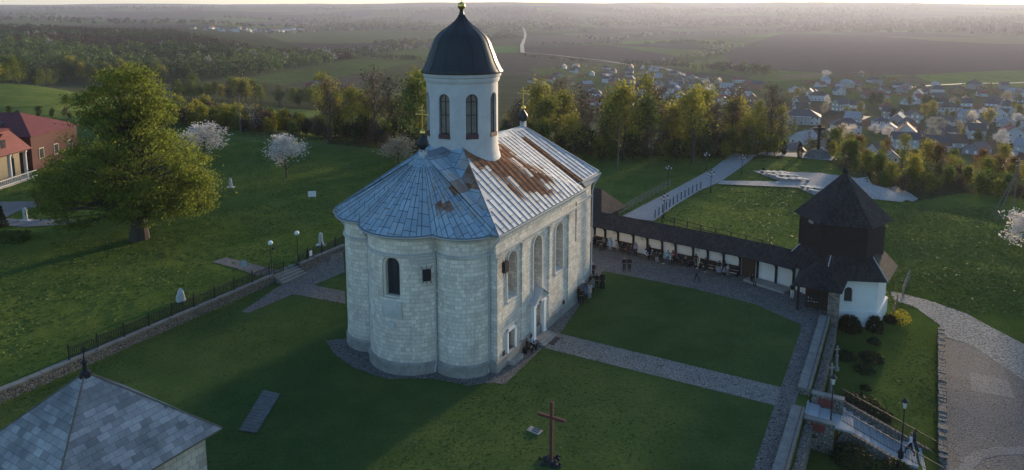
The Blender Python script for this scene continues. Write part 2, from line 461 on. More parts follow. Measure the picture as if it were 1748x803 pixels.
def stone_paving(name,c1,c2,joint,cell,kind='voronoi',var=.5):
    m,nt,b,_=newmat(name); pos=coords(nt,'Position')
    vo=nd(nt,'ShaderNodeTexVoronoi',Scale=1/cell); lk(nt,pos,vo.inputs['Vector'])
    ve=nd(nt,'ShaderNodeTexVoronoi',Scale=1/cell,feature='DISTANCE_TO_EDGE'); lk(nt,pos,ve.inputs['Vector'])
    sep=nd(nt,'ShaderNodeSeparateColor'); lk(nt,vo.outputs['Color'],sep.inputs[0])
    c=mix(nt,sep.outputs[0],c1,c2)
    c=mix(nt,var,c,mix(nt,noise(nt,pos,.5,5,.7),scl(c1,.6),scl(c2,1.3)))
    c=mix(nt,remap(nt,ve.outputs['Distance'],.03,.1,1,0),c,joint)
    lk(nt,c,b.inputs['Base Color']); b.inputs['Roughness'].default_value=.95; b.inputs['Specular IOR Level'].default_value=.06
    bump(nt,b,remap(nt,ve.outputs['Distance'],0,.15,0,1),.5,.04); return m
M_cobble=stone_paving('cobble_paving',(.1,.094,.09),(.24,.225,.21),(.05,.048,.042),.19)
M_cobble_light=stone_paving('light_cobble',(.17,.16,.15),(.3,.285,.26),(.09,.088,.075),.24)
M_flag=stone_paving('flagstones',(.19,.185,.175),(.29,.28,.262),(.11,.108,.098),.42)
M_slabpath=stone_paving('concrete_path',(.31,.3,.29),(.37,.36,.345),(.22,.215,.21),.42,var=.35)
M_plaza=stone_paving('plaza_sett',(.12,.112,.108),(.19,.178,.17),(.07,.066,.062),.2)
M_band=stone_paving('plaza_band',(.16,.153,.148),(.24,.23,.22),(.1,.095,.09),.2)
M_dust=mat('pale_gravel',(.22,.205,.185),.95,.2,.1,kind='Position')
M_asphalt=mat('worn_asphalt',(.15,.145,.145),.9,.2,.1,kind='Position')
def PG(l,z=0.): return [G(x,y,z) for x,y in l]
# courtyard paths at the level of the court
drape('courtyard_path',[(26.3,59.9),(26.5,61.1),(23.9,65.7),(18.6,69.9),(12.2,73.6),(10.1,74.8),(8.8,71.5),(7.2,68.5),(6.5,69),(8,73),(7,86.5),(9.5,85.2),(15.5,80.8),(21.4,76.3),(24.5,74.0),(29.7,69.3),(31.5,66.2),(30.2,63.5),(28.7,62.1)],M_cobble,.02,2.)
drape('parapet_walk',[(15.0,40.3),(26.3,60.5),(26.4,61.1),(28.72,62.1),(16.4,40.3),(11.5,31.6),(10.1,31.6)],M_cobble,.026,2.)
drape('lawn_path',[(4.2,59.3),(20.5,50.1),(19.1,47.6),(2.8,56.5)],M_cobble_light,.022,2.)
drape('church_apron',PG([(556,582),(572,606),(604,628),(640,641),(664,648),(700,646),(745,648),(800,659),(828,654),(862,656),(928,593),(955,571),(1012,490),(990,500),(840,600),(640,590),(590,578)]),M_cobble,.016,2.)
drape('terrace_path',PG([(412,533),(470,493),(500,474),(585,428),(588,465),(536,487),(588,498),(590,519),(500,502.5),(424,535)]),M_cobble,.02,2.)
# outside the court
drape('hill_path',[T(x,y)[:2] for x,y in [(1060,372),(1140,330),(1215,290),(1252,263),(1292,266),(1268,285),(1234,308.6),(1222,315),(1194,327),(1150,354),(1116,379)]],M_slabpath,.13,1.3)
drape('stone_terrace',[T(x,y)[:2] for x,y in [(1232,310),(1332,311.5),(1284,293),(1400,297),(1463,306),(1530,320),(1567,341),(1540,347),(1480,341),(1400,337),(1385,333),(1362,322),(1224,316)]],M_slabpath,.17,1.3)
drape('viewing_terrace',[T(x,y)[:2] for x,y in [(1292,265),(1345,268),(1420,275),(1425,268),(1395,262),(1300,261)]],M_slabpath,.08,2.5)
drape('flagstone_drive',[T(x,y)[:2] for x,y in [(1524,512),(1560,524),(1605,556),(1608,575),(1660,590),(1748,650),(1880,720),(1880,660),(1748,588),(1650,536),(1580,512),(1520,497)]],M_flag,.03,2.)
drape('sett_plaza',[T(x,y)[:2] for x,y in [(1607,576),(1660,590),(1748,650),(1880,720),(1900,900),(1590,900),(1606,800)]],M_plaza,.026,2.)
drape('paving_panel',[T(x,y)[:2] for x,y in [(1656,636),(1720,650),(1734,682),(1658,668)]],M_band,.034,2.)
drape('paving_arc',[T(x,y)[:2] for x,y in [(1634,810),(1640,785),(1665,770),(1700,764),(1760,762),(1760,776),(1705,778),(1680,784),(1662,800),(1660,815)]],M_band,.034,2.)
drape('garden_path',[T(x,y)[:2] for x,y in [(0,372),(40,376),(110,374),(130,378),(120,384),(40,388),(0,386)]],M_asphalt,.05,2.)
drape('house_forecourt',[T(x,y)[:2] for x,y in [(0,345),(60,345),(75,352),(30,362),(10,372),(0,374)]],M_asphalt,.06,2.)
drape('old_footpath',[T(x,y)[:2] for x,y in [(362,448),(385,440),(410,446),(470,462),(478,476),(440,472),(400,458)]],M_cobble,.05,2.)
def road(name,pts,w,mt,off): return drape(name,ribbon([T(*p)[:2] for p in pts],w),mt,off,12)
road('valley_road',[(893,46),(897,60),(891,78),(892,91),(960,97),(1030,105),(1062,110),(1090,113)],8,M_dust,1.2)
road('village_road',[(1108,113),(1140,119),(1172,130),(1198,135),(1210,144),(1211,158)],9,M_asphalt,.7)
road('village_lane',[(1540,152),(1600,146),(1660,143),(1748,142)],5,M_dust,.6)
road('village_street',[(1330,258),(1370,240),(1410,228),(1440,215),(1480,200)],4.5,M_asphalt,.5)
road('orchard_lane',[(1715,290),(1730,265),(1742,245)],3.,M_dust,.4)
# ------------------------------------------------------------------ the church
A=R(28.6); CH0=(-1.25,52.31)
CRZ=math.pi/2-A
def church_pt(s,w,z=0.): return (CH0[0]+s*math.sin(A)-w*math.cos(A),CH0[1]+s*math.cos(A)+w*math.sin(A),z)
def ashlar(name,use_uv,col=(.74,.675,.58),bw=.62,bh=.33,spread=.21,dirt=1.):
    m,nt,b,_=newmat(name)
    if use_uv: v=coords(nt,'UV'); pos=coords(nt,'Object')
    else:
        pos=coords(nt,'Object'); s=nd(nt,'ShaderNodeSeparateXYZ'); lk(nt,pos,s.inputs[0])
        cb=nd(nt,'ShaderNodeCombineXYZ'); lk(nt,mth(nt,'ADD',s.outputs[0],s.outputs[1]),cb.inputs[0]); lk(nt,s.outputs[2],cb.inputs[1]); v=cb.outputs[0]
    wob=nd(nt,'ShaderNodeTexNoise',Scale=.6,Detail=2); lk(nt,pos,wob.inputs['Vector'])
    vm=nd(nt,'ShaderNodeVectorMath',operation='MULTIPLY_ADD'); lk(nt,wob.outputs['Color'],vm.inputs[0]); vm.inputs[1].default_value=(.1,.05,0); lk(nt,v,vm.inputs[2]); v=vm.outputs[0]
    def brick(w_,h_,c1,c2,off=.5):
        t=nd(nt,'ShaderNodeTexBrick',offset=off,squash=1.0); lk(nt,v,t.inputs['Vector'])
        for k,q in(('Color1',c4(c1)),('Color2',c4(c2)),('Mortar',c4(scl(col,.42))),('Scale',1.),('Mortar Size',.012),('Mortar Smooth',.3),('Bias',0.),('Brick Width',w_),('Row Height',h_)): t.inputs[k].default_value=q
        return t
    t1=brick(bw,bh,scl(col,1-spread),scl(col,1+spread*.55)); t2=brick(bw*.62,bh,scl(col,1-spread),scl(col,1+spread*.6),.37)
    sel=remap(nt,noise(nt,pos,.45,1),.48,.52)
    c=mix(nt,sel,t1.outputs['Color'],t2.outputs['Color'])
    c=mix(nt,.5,c,mix(nt,1.,c,ramp(nt,noise(nt,pos,.5,6,.7),[(.3,(.62,.6,.58)),(.55,(1,1,1)),(.75,(1.12,1.1,1.05))]),'MULTIPLY'))
    sz=nd(nt,'ShaderNodeSeparateXYZ'); lk(nt,pos,sz.inputs[0])
    # rising damp and rain streaks
    st=nd(nt,'ShaderNodeMapping'); st.inputs['Scale'].default_value=(1.6,1.6,.07); lk(nt,pos,st.inputs[0])
    sn=noise(nt,st.outputs[0],1.,4,.7)
    c=mix(nt,remap(nt,sn,.52,.72,0,.45*dirt),c,scl(col,.45))
    damp=mth(nt,'MULTIPLY',remap(nt,sz.outputs[2],.5,2.6,1,0),remap(nt,noise(nt,pos,.8,5,.7),.3,.65))
    c=mix(nt,mth(nt,'MULTIPLY',damp,.55*dirt),c,scl(col,.5))
    warm=remap(nt,noise(nt,pos,1.1,3),.6,.8,0,.4); c=mix(nt,warm,c,(.44,.33,.2))
    lk(nt,c,b.inputs['Base Color']); b.inputs['Roughness'].default_value=.9
    bump(nt,b,mth(nt,'ADD',mth(nt,'MULTIPLY',t1.outputs['Fac'],-1.),mth(nt,'MULTIPLY',noise(nt,pos,9,4),.5)),.5,.03)
    return m
M_ash=ashlar('church_ashlar',False); M_ash_uv=ashlar('church_ashlar_round',True)
M_ashtrim=mat('church_trim_stone',(.5,.485,.45),.9,.3,.7,bmp=.2)
M_plinth=mat('plinth_stone',(.27,.255,.23),.95,.4,.9,bmp=.4)
def sheet_metal(name,base,rusty,seam_w,seam_l,rustfn=None):
    m,nt,b,_=newmat(name); v=coords(nt,'UV'); pos=coords(nt,'Object')
    t=nd(nt,'ShaderNodeTexBrick',offset=.43,squash=1.); lk(nt,v,t.inputs['Vector'])
    for k,q in(('Color1',c4(scl(base,.86))),('Color2',c4(scl(base,1.14))),('Mortar',c4(scl(base,.22))),('Scale',1.),('Mortar Size',.028),('Mortar Smooth',.2),('Bias',0.),('Brick Width',seam_l),('Row Height',seam_w)): t.inputs[k].default_value=q
    c=t.outputs['Color']
    c=mix(nt,1.,c,ramp(nt,noise(nt,pos,.55,6,.7),[(.3,(.78,.8,.83)),(.7,(1.15,1.13,1.1))]),'MULTIPLY')
    # a random number per sheet
    sx=nd(nt,'ShaderNodeSeparateXYZ'); lk(nt,v,sx.inputs[0])
    row=mth(nt,'FLOOR',mth(nt,'DIVIDE',sx.outputs[1],seam_w))
    col=mth(nt,'FLOOR',mth(nt,'ADD',mth(nt,'DIVIDE',sx.outputs[0],seam_l),mth(nt,'MULTIPLY',row,.43)))
    cb=nd(nt,'ShaderNodeCombineXYZ'); lk(nt,row,cb.inputs[0]); lk(nt,col,cb.inputs[1])
    wn=nd(nt,'ShaderNodeTexWhiteNoise',noise_dimensions='2D'); lk(nt,cb.outputs[0],wn.inputs['Vector'])
    rn=wn.outputs['Value']
    zone=rustfn(nt,pos,v)
    big=noise(nt,pos,.5,4,.6)
    streak=nd(nt,'ShaderNodeMapping'); streak.inputs['Scale'].default_value=(1.8,.35,.35); lk(nt,pos,streak.inputs[0])
    stn=noise(nt,streak.outputs[0],1.,5,.7)
    k=mth(nt,'ADD',mth(nt,'ADD',mth(nt,'MULTIPLY',zone,1.0),mth(nt,'MULTIPLY',rn,.8)),mth(nt,'MULTIPLY',stn,.35))
    fac=remap(nt,k,rusty,rusty+.2)
    faint=mth(nt,'MULTIPLY',remap(nt,k,rusty-.3,rusty),remap(nt,zone,.05,.3))
    c=mix(nt,mth(nt,'MULTIPLY',faint,.4),c,(.42,.31,.17))
    rc=ramp(nt,noise(nt,pos,2.2,5,.7),[(.3,(.09,.036,.018)),(.5,(.19,.075,.03)),(.7,(.31,.15,.065))])
    c=mix(nt,mth(nt,'MULTIPLY',fac,.92),c,rc)
    lk(nt,c,b.inputs['Base Color']); lk(nt,remap(nt,fac,0,1,.66,.98),b.inputs['Roughness']); lk(nt,remap(nt,fac,0,1,.22,.0),b.inputs['Specular IOR Level'])
    bump(nt,b,mth(nt,'ADD',t.outputs['Fac'],mth(nt,'MULTIPLY',noise(nt,pos,1.8,3),.4)),.5,.05)
    return m
def band(nt,x,c,hw,soft):
    a=mth(nt,'ABSOLUTE',mth(nt,'SUBTRACT',x,c)); return remap(nt,a,hw,hw+soft,1,0)
def rust_nave(nt,pos,v):
    s=nd(nt,'ShaderNodeSeparateXYZ'); lk(nt,pos,s.inputs[0]); S,Wc=s.outputs[0],s.outputs[1]
    # main sheet of rust below the drum, leaning towards the far end as it runs down
    cx=mth(nt,'ADD',mth(nt,'MULTIPLY',Wc,-.4),10.0)
    b1=mth(nt,'MULTIPLY',band(nt,mth(nt,'SUBTRACT',S,cx),0.,2.3,2.6),remap(nt,Wc,-.4,1.2))
    b2=mth(nt,'MULTIPLY',band(nt,S,16.55,.35,.35),remap(nt,Wc,6.7,6.2))
    b2=mth(nt,'MULTIPLY',b2,1.1)
    b3=mth(nt,'MULTIPLY',band(nt,S,5.,.8,.8),band(nt,Wc,5.,.9,.6))
    return mth(nt,'MAXIMUM',mth(nt,'MAXIMUM',mth(nt,'MULTIPLY',b1,.8),b2),b3)
def rust_apse(nt,pos,v):
    s=nd(nt,'ShaderNodeSeparateXYZ'); lk(nt,pos,s.inputs[0])
    return mth(nt,'MAXIMUM',mth(nt,'MULTIPLY',mth(nt,'MULTIPLY',band(nt,s.outputs[1],3.6,1.6,1.2),remap(nt,s.outputs[0],-3.2,-.4)),.33),mth(nt,'MULTIPLY',remap(nt,s.outputs[0],-2.2,-3.),.13))
M_roofN=sheet_metal('nave_roof_sheets',(.46,.48,.5),1.06,.8,1.3,rust_nave)
M_roofA=sheet_metal('apse_roof_sheets',(.28,.365,.435),1.0,1.15,.95,rust_apse)
M_flash=mat('dark_flashing',(.15,.19,.23),.6,.25,.8)
M_zinc=mat('zinc_gutter',(.4,.42,.44),.55,.2,1.5)
M_plaster=mat('white_plaster',(.66,.66,.64),.85,.1,.7,bmp=.12)
def drum_mat():
    m,nt,b,_=newmat('whitewashed_brick'); v=coords(nt,'UV'); pos=coords(nt,'Object')
    mp=nd(nt,'ShaderNodeMapping'); mp.inputs['Scale'].default_value=(20,1,1); lk(nt,v,mp.inputs[0])
    t=nd(nt,'ShaderNodeTexBrick'); lk(nt,mp.outputs[0],t.inputs['Vector'])
    for k,q in(('Color1',c4((.6,.605,.6))),('Color2',c4((.68,.68,.665))),('Mortar',c4((.5,.5,.5))),('Scale',1.),('Mortar Size',.012),('Brick Width',.5),('Row Height',.22)): t.inputs[k].default_value=q
    c=mix(nt,1.,t.outputs['Color'],ramp(nt,noise(nt,pos,.7,6,.7),[(.3,(.84,.85,.87)),(.7,(1.1,1.09,1.06))]),'MULTIPLY')
    st=nd(nt,'ShaderNodeMapping'); st.inputs['Scale'].default_value=(2.5,2.5,.12); lk(nt,pos,st.inputs[0])
    c=mix(nt,remap(nt,noise(nt,st.outputs[0],1,4,.7),.55,.75,0,.3),c,(.36,.36,.37))
    lk(nt,c,b.inputs['Base Color']); b.inputs['Roughness'].default_value=.85; bump(nt,b,noise(nt,pos,5,4),.25,.03); return m
M_drum=drum_mat()
M_dome=mat('dark_dome_metal',(.016,.02,.024),.5,.3,.9,spec=.38)
M_gold=mat('gilding',(.75,.52,.14),.3,.12,2.,metal=1.)
M_glass=mat('dark_window_glass',(.035,.04,.048),.12,.3,.8,spec=.6)
M_pane_drum=mat('drum_window_pane',(.16,.15,.135),.25,.3,.9,spec=.5)
M_frame_d=mat('dark_window_frame',(.03,.022,.02),.6,.2,3)
M_brownsill=mat('brown_tin_sill',(.1,.05,.05),.6,.25,3)
M_whitepaint=mat('white_painted_frame',(.74,.75,.76),.6,.06,2)
M_iron=mat('black_iron',(.018,.019,.022),.55,.25,4)
M_doorwood=mat('dark_door_wood',(.045,.03,.022),.7,.3,2)
church=thing('church','pale ashlar stone church with three rounded apses, white drum and dark onion dome','church',(CH0[0],CH0[1],0),CRZ)
C1,R1,C2,R2,C3=(.34,3.05),2.55,(-.3,7.6),3.7,(.34,12.15)
def arc(c,r,p,q,n):
    a0=math.atan2(p[1]-c[1],p[0]-c[0]); a1=math.atan2(q[1]-c[1],q[0]-c[0])
    if a0<0: a0+=2*math.pi
    if a1<0: a1+=2*math.pi
    return [(c[0]+r*math.cos(a0+(a1-a0)*i/n),c[1]+r*math.sin(a0+(a1-a0)*i/n)) for i in range(n+1)]
def meet(c,r,d,q):
    """the two circles' meeting point farther east"""
    dx,dy=d[0]-c[0],d[1]-c[1]; D=math.hypot(dx,dy); a=(r*r-q*q+D*D)/(2*D); h=math.sqrt(max(0,r*r-a*a))
    mx,my=c[0]+dx*a/D,c[1]+dy*a/D
    return min(((mx+h*dy/D,my-h*dx/D),(mx-h*dy/D,my+h*dx/D)))
def east(o,n=16):
    """outline of the apse end, set out by o, from the near corner to the far one"""
    r1,r2=R1+o,R2+o
    p=(-o,C1[1]-math.sqrt(r1*r1-(o+C1[0])**2)); m1=meet(C1,r1,C2,r2); m2=meet(C2,r2,C3,r1)
    q=(-o,C3[1]+math.sqrt(r1*r1-(o+C3[0])**2))
    return [(-o,-o),p]+arc(C1,r1,p,m1,n)[1:]+arc(C2,r2,m1,m2,n+8)[1:]+arc(C3,r1,m2,q,n)[1:]+[(-o,15.2+o)]
E0=east(0.)
# --- walls
nw=MB().prism([(0,0),(16,0),(16,.5),(20.5,.5),(20.5,14.7),(16,14.7),(16,15.2),(0,15.2)],0,11.35).build('nave_wall',M_ash,church)
cut=[]
NICHE=[(2.65,5.2),(7.25,4.2),(11.7,4.55)]
for s,z0 in NICHE:
    cut.append(extr(arch(1.6,z0,8.42),lambda x,y,z,s=s:(s+x,y,z),-.4,1.05).build('cutter',M_ash,church))
cut.append(extr(arch(.38,6.3,10.1,6),lambda x,y,z:(15.55+x,y,z),-.4,.3).build('cutter',M_ash,church))
cut.append(extr([(-.55,.35),(.55,.35),(.55,2.65),(-.55,2.65)],lambda x,y,z:(2.45+x,y,z),-.4,.5).build('cutter',M_ash,church))
cut.append(extr([(-.75,.1),(.75,.1),(.75,3.0),(-.75,3.0)],lambda x,y,z:(7.15+x,y,z),-.4,.7).build('cutter',M_ash,church))
boolean(nw,cut)
for s,z0 in NICHE:
    wn=extr(arch(1.56,z0+.6,8.42),lambda x,y,z,s=s:(s+x,y,z),.95,1.03).build('window',M_frame_d,church)
    extr(arch(1.3,z0+.72,8.42),lambda x,y,z,s=s:(s+x,y,z),.93,.96).build('pane',M_glass,wn)
    sl=MB().add([(s-.79,-.06,z0),(s+.79,-.06,z0),(s+.79,.95,z0+.6),(s-.79,.95,z0+.6),(s-.79,.95,z0),(s+.79,.95,z0),(s-.79,-.06,z0-.12),(s+.79,-.06,z0-.12)],[(0,1,2,3),(0,3,4),(1,5,2),(6,7,1,0)])
    sl.build('window_sill',M_ashtrim,church)
    # raised stone surround
    ring=MB()
    for i in range(12):
        a0,a1=math.pi*i/12,math.pi*(i+1)/12
        q=[(s+r*math.cos(a),y,8.42+r*math.sin(a)) for a in(a0,a1) for r in(.8,1.0) for y in(-.05,-.002)]
        ring.add(q,[(0,2,6,4),(2,3,7,6),(0,4,5,1)])
    for sg in(-1,1): ring.box((s+sg*.9,-.026,(z0+8.42)/2),(.2,.05,8.42-z0))
    ring.build('window_surround',M_ashtrim,church)
ap=MB(); poly=[p for p in E0[1:-1]]+[(1.,14.6),(1.,.6)]
ap.prism(poly,0,11.35)
# arc length for the stone courses
L=[0]; 
for a,b in zip(poly,poly[1:]): L.append(L[-1]+math.hypot(b[0]-a[0],b[1]-a[1]))
pl=poly; n=len(pl)
lut={(round(p[0],4),round(p[1],4)):L[i] for i,p in enumerate(pl)}
for k,f in enumerate(ap.f): ap.uv[k]=[(lut[(round(ap.v[i][0],4),round(ap.v[i][1],4))],ap.v[i][2]) for i in f]
apw=ap.build('apse_wall',M_ash_uv,church)
WA=R(8); wc=(C2[0]-R2*math.cos(WA),C2[1]-R2*math.sin(WA)); wn_=(-math.cos(WA),-math.sin(WA)); wt_=(math.sin(WA),-math.cos(WA))
def wp(x,y,z): return (wc[0]+wt_[0]*x-wn_[0]*y,wc[1]+wt_[1]*x-wn_[1]*y,z)
c_=[extr(arch(1.7,6.25,8.85),wp,-.6,.22).build('cutter',M_ash_uv,church)]
boolean(apw,c_)
c_=[extr(arch(1.25,6.35,8.85),wp,-.6,.75).build('cutter',M_ash_uv,church),
    extr([(-.13,7.4),(.13,7.4),(.13,9.),(-.13,9.)],lambda x,y,z:(-1.9+y,10.98+x,z),-.9,1.2).build('cutter',M_ash_uv,church)]
boolean(apw,c_)
wn=extr(arch(1.22,6.36,8.85),wp,.6,.7).build('apse_window',M_frame_d,church)
pn=extr(arch(1.05,6.45,8.85),wp,.57,.605).build('pane',M_glass,wn)
bars=MB()
for x in(-.26,.26): bars.tube(wp(x,.54,6.45),wp(x,.54,9.3),.02,n=5)
for z in(7.,7.6,8.2,8.8): bars.tube(wp(-.52,.54,z),wp(.52,.54,z),.018,n=5)
bars.build('window_bars',M_iron,wn)
# stone panel and round medallion below the window
sp=MB(); sp.box(wp(0,.02,5.35),(.16,1.75,1.35),WA); sp.build('carved_panel',M_ashtrim,church)
md=MB(); md.tube(wp(-.1,.3,4.05),wp(-.1,-.09,4.05),.33,n=20); md.build('round_medallion',M_ashtrim,church)
# --- mouldings
side=[(20.5,.5),(16.,.5),(16.,0)]
full=side+E0
def ring_part(name,prof,m,path=full): return MB().sweep(path,prof).build(name,m,church)
ring_part('plinth',[(-.1,-.15),(.14,-.15),(.14,.86),(.03,1.0),(-.1,1.0)],M_plinth)
ring_part('architrave',[(-.05,9.55),(.07,9.55),(.07,9.66),(.15,9.7),(.15,9.8),(-.05,9.86)],M_ashtrim)
ring_part('cornice',[(-.05,10.85),(.1,10.9),(.12,11.05),(.3,11.15),(.32,11.3),(.5,11.4),(.5,11.47),(-.05,11.47)],M_ashtrim)
# pilasters with small capitals on the long side
for i,(s,w_) in enumerate(((.42,.8),(4.45,.55),(9.7,.55),(13.9,.55))):
    p=MB().box((s,-.055,5.27),(w_,.105,8.55)).build('pilaster',M_ash,church)
    cp=MB()
    for z,o in((9.1,.06),(9.3,.11),(9.5,.16)): cp.box((s,-.055-o/2,z),(w_+2*o,.105+o,.09))
    cp.build('capital',M_ashtrim,p)
# flat pier on the middle apse beside the right one
def arc_slab(c,r,a0,a1,z0,z1,t,n=8):
    mb=MB(); pts=[(c[0]-(r)*math.cos(a0+(a1-a0)*i/n),c[1]-(r)*math.sin(a0+(a1-a0)*i/n)) for i in range(n+1)]
    vs=[]; 
    for p in pts:
        d=Vector((p[0]-c[0],p[1]-c[1])).normalized()
        for o in(-.03,t):
            for z in(z0,z1): vs.append((p[0]+d.x*o,p[1]+d.y*o,z))
    fs=[]
    for i in range(n):
        k=i*4; j=k+4; fs+=[(k+2,k+3,j+3,j+2),(k+3,k+1,j+1,j+3),(k+2,j+2,j,k)]
    fs+=[(0,1,3,2),(n*4,n*4+2,n*4+3,n*4+1)]
    uvs=[(i//4/n*(a1-a0)*r,v[2]) for i,v in enumerate(vs)]
    return mb.add(vs,fs,0,uvs)
pr_=arc_slab(C2,R2,R(33),R(62),1.0,9.5,.09).build('pier',M_ash_uv,church)
for k,(z,o) in enumerate(((8.75,.14),(9.1,.17),(9.38,.22))): arc_slab(C2,R2,R(32.5),R(62.5),z-.05,z+.05,o).build('capital_band',M_ashtrim,pr_)
# --- doors
dr=MB()
for x0,x1,z0,z1 in((-.78,-.55,.3,2.9),(.55,.78,.3,2.9),(-.78,.78,2.65,2.9)): dr.box((2.45+(x0+x1)/2,-.03,(z0+z1)/2),(x1-x0-.004,.16,z1-z0))
d1=dr.build('side_door',M_whitepaint,church)
MB().box((2.45,.42,1.5),(1.08,.08,2.28)).build('door_leaf',M_doorwood,d1)
MB().box((2.45,-.35,.17),(1.7,.7,.34)).build('door_step',M_plinth,d1)
po=MB()
for x in(-.98,.98): po.box((7.15+x,-.16,1.62),(.42,.36,3.0)); po.box((7.15+x,-.18,3.18),(.52,.42,.14)); po.box((7.15+x,-.18,.2),(.52,.42,.24))
po.box((7.15,-.16,3.42),(2.4,.36,.34))
d2=po.build('portal',M_whitepaint,church)
MB().add([(7.15-1.45,-.52,3.6),(7.15+1.45,-.52,3.6),(7.15,-.52,4.55),(7.15-1.45,.05,3.6),(7.15+1.45,.05,3.6),(7.15,.05,4.55)],[(0,1,2),(3,5,4),(0,2,5,3),(1,4,5,2),(0,3,4,1)]).build('pediment',M_ashtrim,d2)
MB().add([(7.15-1.6,-.62,3.58),(7.15,-.62,4.68),(7.15+1.6,-.62,3.58),(7.15-1.6,.02,3.58),(7.15,.02,4.68),(7.15+1.6,.02,3.58),(7.15-1.6,-.62,3.5),(7.15,-.62,4.58),(7.15+1.6,-.62,3.5)],[(0,1,4,3),(1,2,5,4),(6,7,1,0),(7,8,2,1)]).build('pediment_roof',M_zinc,d2)
MB().tube((7.15,-.36,3.42),(7.15,-.33,3.42),.2,n=14).build('emblem',M_frame_d,d2)
MB().box((7.15,.62,1.55),(1.48,.1,2.88)).build('door_leaf',M_doorwood,d2)
for i in range(3): MB().box((7.15,-.55-.3*(2-i)/1,.06+.0*i+.1*i),(2.6-.2*i,.62,.1)).build('stone_step',M_plinth,d2)
for s in(1.0,12.6): MB().box((s,-.13,1.25),(.3,.06,.38)).build('vent',M_iron,church)
# --- roofs
z0=11.5; Eo=.6
Hn=(4.6,5.9,16.85); Hf=(4.6,9.3,16.85); V0=(4.1,7.6,16.62); Ap=(1.2,7.6,16.8); Rm=(16.5,7.6,16.68); Rf=(19.0,7.6,16.66)
rb=MB()
def quad(mb,pts,org,du,dv,mi=0,sub=1):
    """flat roof facet; sheets run down the slope"""
    uvs=[]
    for p in pts:
        d=Vector(p)-Vector(org); uvs.append((d.dot(Vector(dv)),d.dot(Vector(du))))
    mb.add(pts,[tuple(range(len(pts)))],mi,uvs)
def facet(pts,along,mb=rb,mi=0):
    a=Vector(along).normalized(); nrm=(Vector(pts[1])-Vector(pts[0])).cross(Vector(pts[2])-Vector(pts[0])).normalized(); dn=nrm.cross(a)
    quad(mb,pts,(0,0,0),a,dn,mi)
e0=(-Eo,-Eo,z0); e1=(16.5,-Eo,z0+.05); n0=(16.5,-.1,12.05); n2=(21.2,-.1,12.15); n3=(21.2,15.3,12.15); n0f=(16.5,15.3,12.05); e1f=(16.5,15.8,z0+.05); e0f=(-Eo,15.8,z0)
facet([e0,e1,Hn],(1,0,0)); facet([e1,Rm,Hn],(1,0,0)); facet([n0,n2,Rf,Rm],(1,0,0)); facet([e1,n0,Rm],(0,1,0))
facet([n2,n3,Rf],(0,1,0)); facet([n3,n0f,Rm,Rf],(-1,0,0)); facet([e1f,e0f,Hf],(-1,0,0)); facet([e1f,Hf,Rm],(-1,0,0)); facet([n0f,e1f,Rm],(0,1,0))
facet([Hn,Rm,Hf],(1,0,0)); facet([Hn,Hf,V0],(0,1,0))
# raised seams run down the slope
def tri_z(p,a,b,c):
    d=(b[1]-c[1])*(a[0]-c[0])+(c[0]-b[0])*(a[1]-c[1]); u=((b[1]-c[1])*(p[0]-c[0])+(c[0]-b[0])*(p[1]-c[1]))/d; v=((c[1]-a[1])*(p[0]-c[0])+(a[0]-c[0])*(p[1]-c[1]))/d
    return u*a[2]+v*b[2]+(1-u-v)*c[2] if min(u,v,1-u-v)>-1e-3 else None
TRI=[(e0,e1,Hn),(e1,Rm,Hn),(n0,n2,Rf),(n0,Rf,Rm)]
M_seam=mat('roof_seam',(.1,.12,.14),.7,.2,2.)
for s in [.25+.8*k for k in range(26)]:
    pts=[]
    for k in range(43):
        w_=-.6+.2*k
        for t3 in TRI:
            z_=tri_z((s,w_),*t3)
            if z_ is not None: pts.append((s,w_,z_+.012)); break
    if len(pts)>2:
        for a_,b_ in zip(pts[::4],pts[4::4]): rb.tube(a_,b_,.028,n=4,mi=1,cap=False)
rb.build('nave_roof',[M_roofN,M_seam],church)
hp=MB(); facet([e0,Hn,V0],(0,-1,0),hp); facet([e0,V0,Ap],(0,-1,0),hp); facet([e0f,V0,Hf],(0,-1,0),hp); facet([e0f,Ap,V0],(0,-1,0),hp)
hp.build('hip_roof',M_roofA,church)
# conical apse roof with a kick at the eaves
EO=east(Eo,20); cr=MB(); q=6; vs=[]; uvs=[]; Lc=0
for i,p in enumerate(EO):
    if i: Lc+=math.hypot(p[0]-EO[i-1][0],p[1]-EO[i-1][1])
    D=math.hypot(p[0]-Ap[0],p[1]-Ap[1])
    for k in range(q+1):
        t=k/q; zz=Ap[2]+(z0-Ap[2])*t+.12*math.sin(math.pi*t)*-1
        x=Ap[0]+(p[0]-Ap[0])*t; y=Ap[1]+(p[1]-Ap[1])*t
        vs.append((x,y,zz)); uvs.append((D*1.18*t,Lc))
fs=[]
for i in range(len(EO)-1):
    for k in range(q): fs.append((i*(q+1)+k,i*(q+1)+k+1,(i+1)*(q+1)+k+1,(i+1)*(q+1)+k))
cr.add(vs,fs,0,uvs)
Lt=0; nxt=.5
for i in range(1,len(EO)):
    Lt+=math.hypot(EO[i][0]-EO[i-1][0],EO[i][1]-EO[i-1][1])
    if Lt>=nxt:
        nxt+=1.15
        for k in range(1,q): cr.tube(Vector(vs[i*(q+1)+k])+Vector((0,0,.015)),Vector(vs[i*(q+1)+k+1])+Vector((0,0,.015)),.03,n=4,mi=1,cap=False)
cr.build('apse_roof',[M_roofA,M_seam],church)
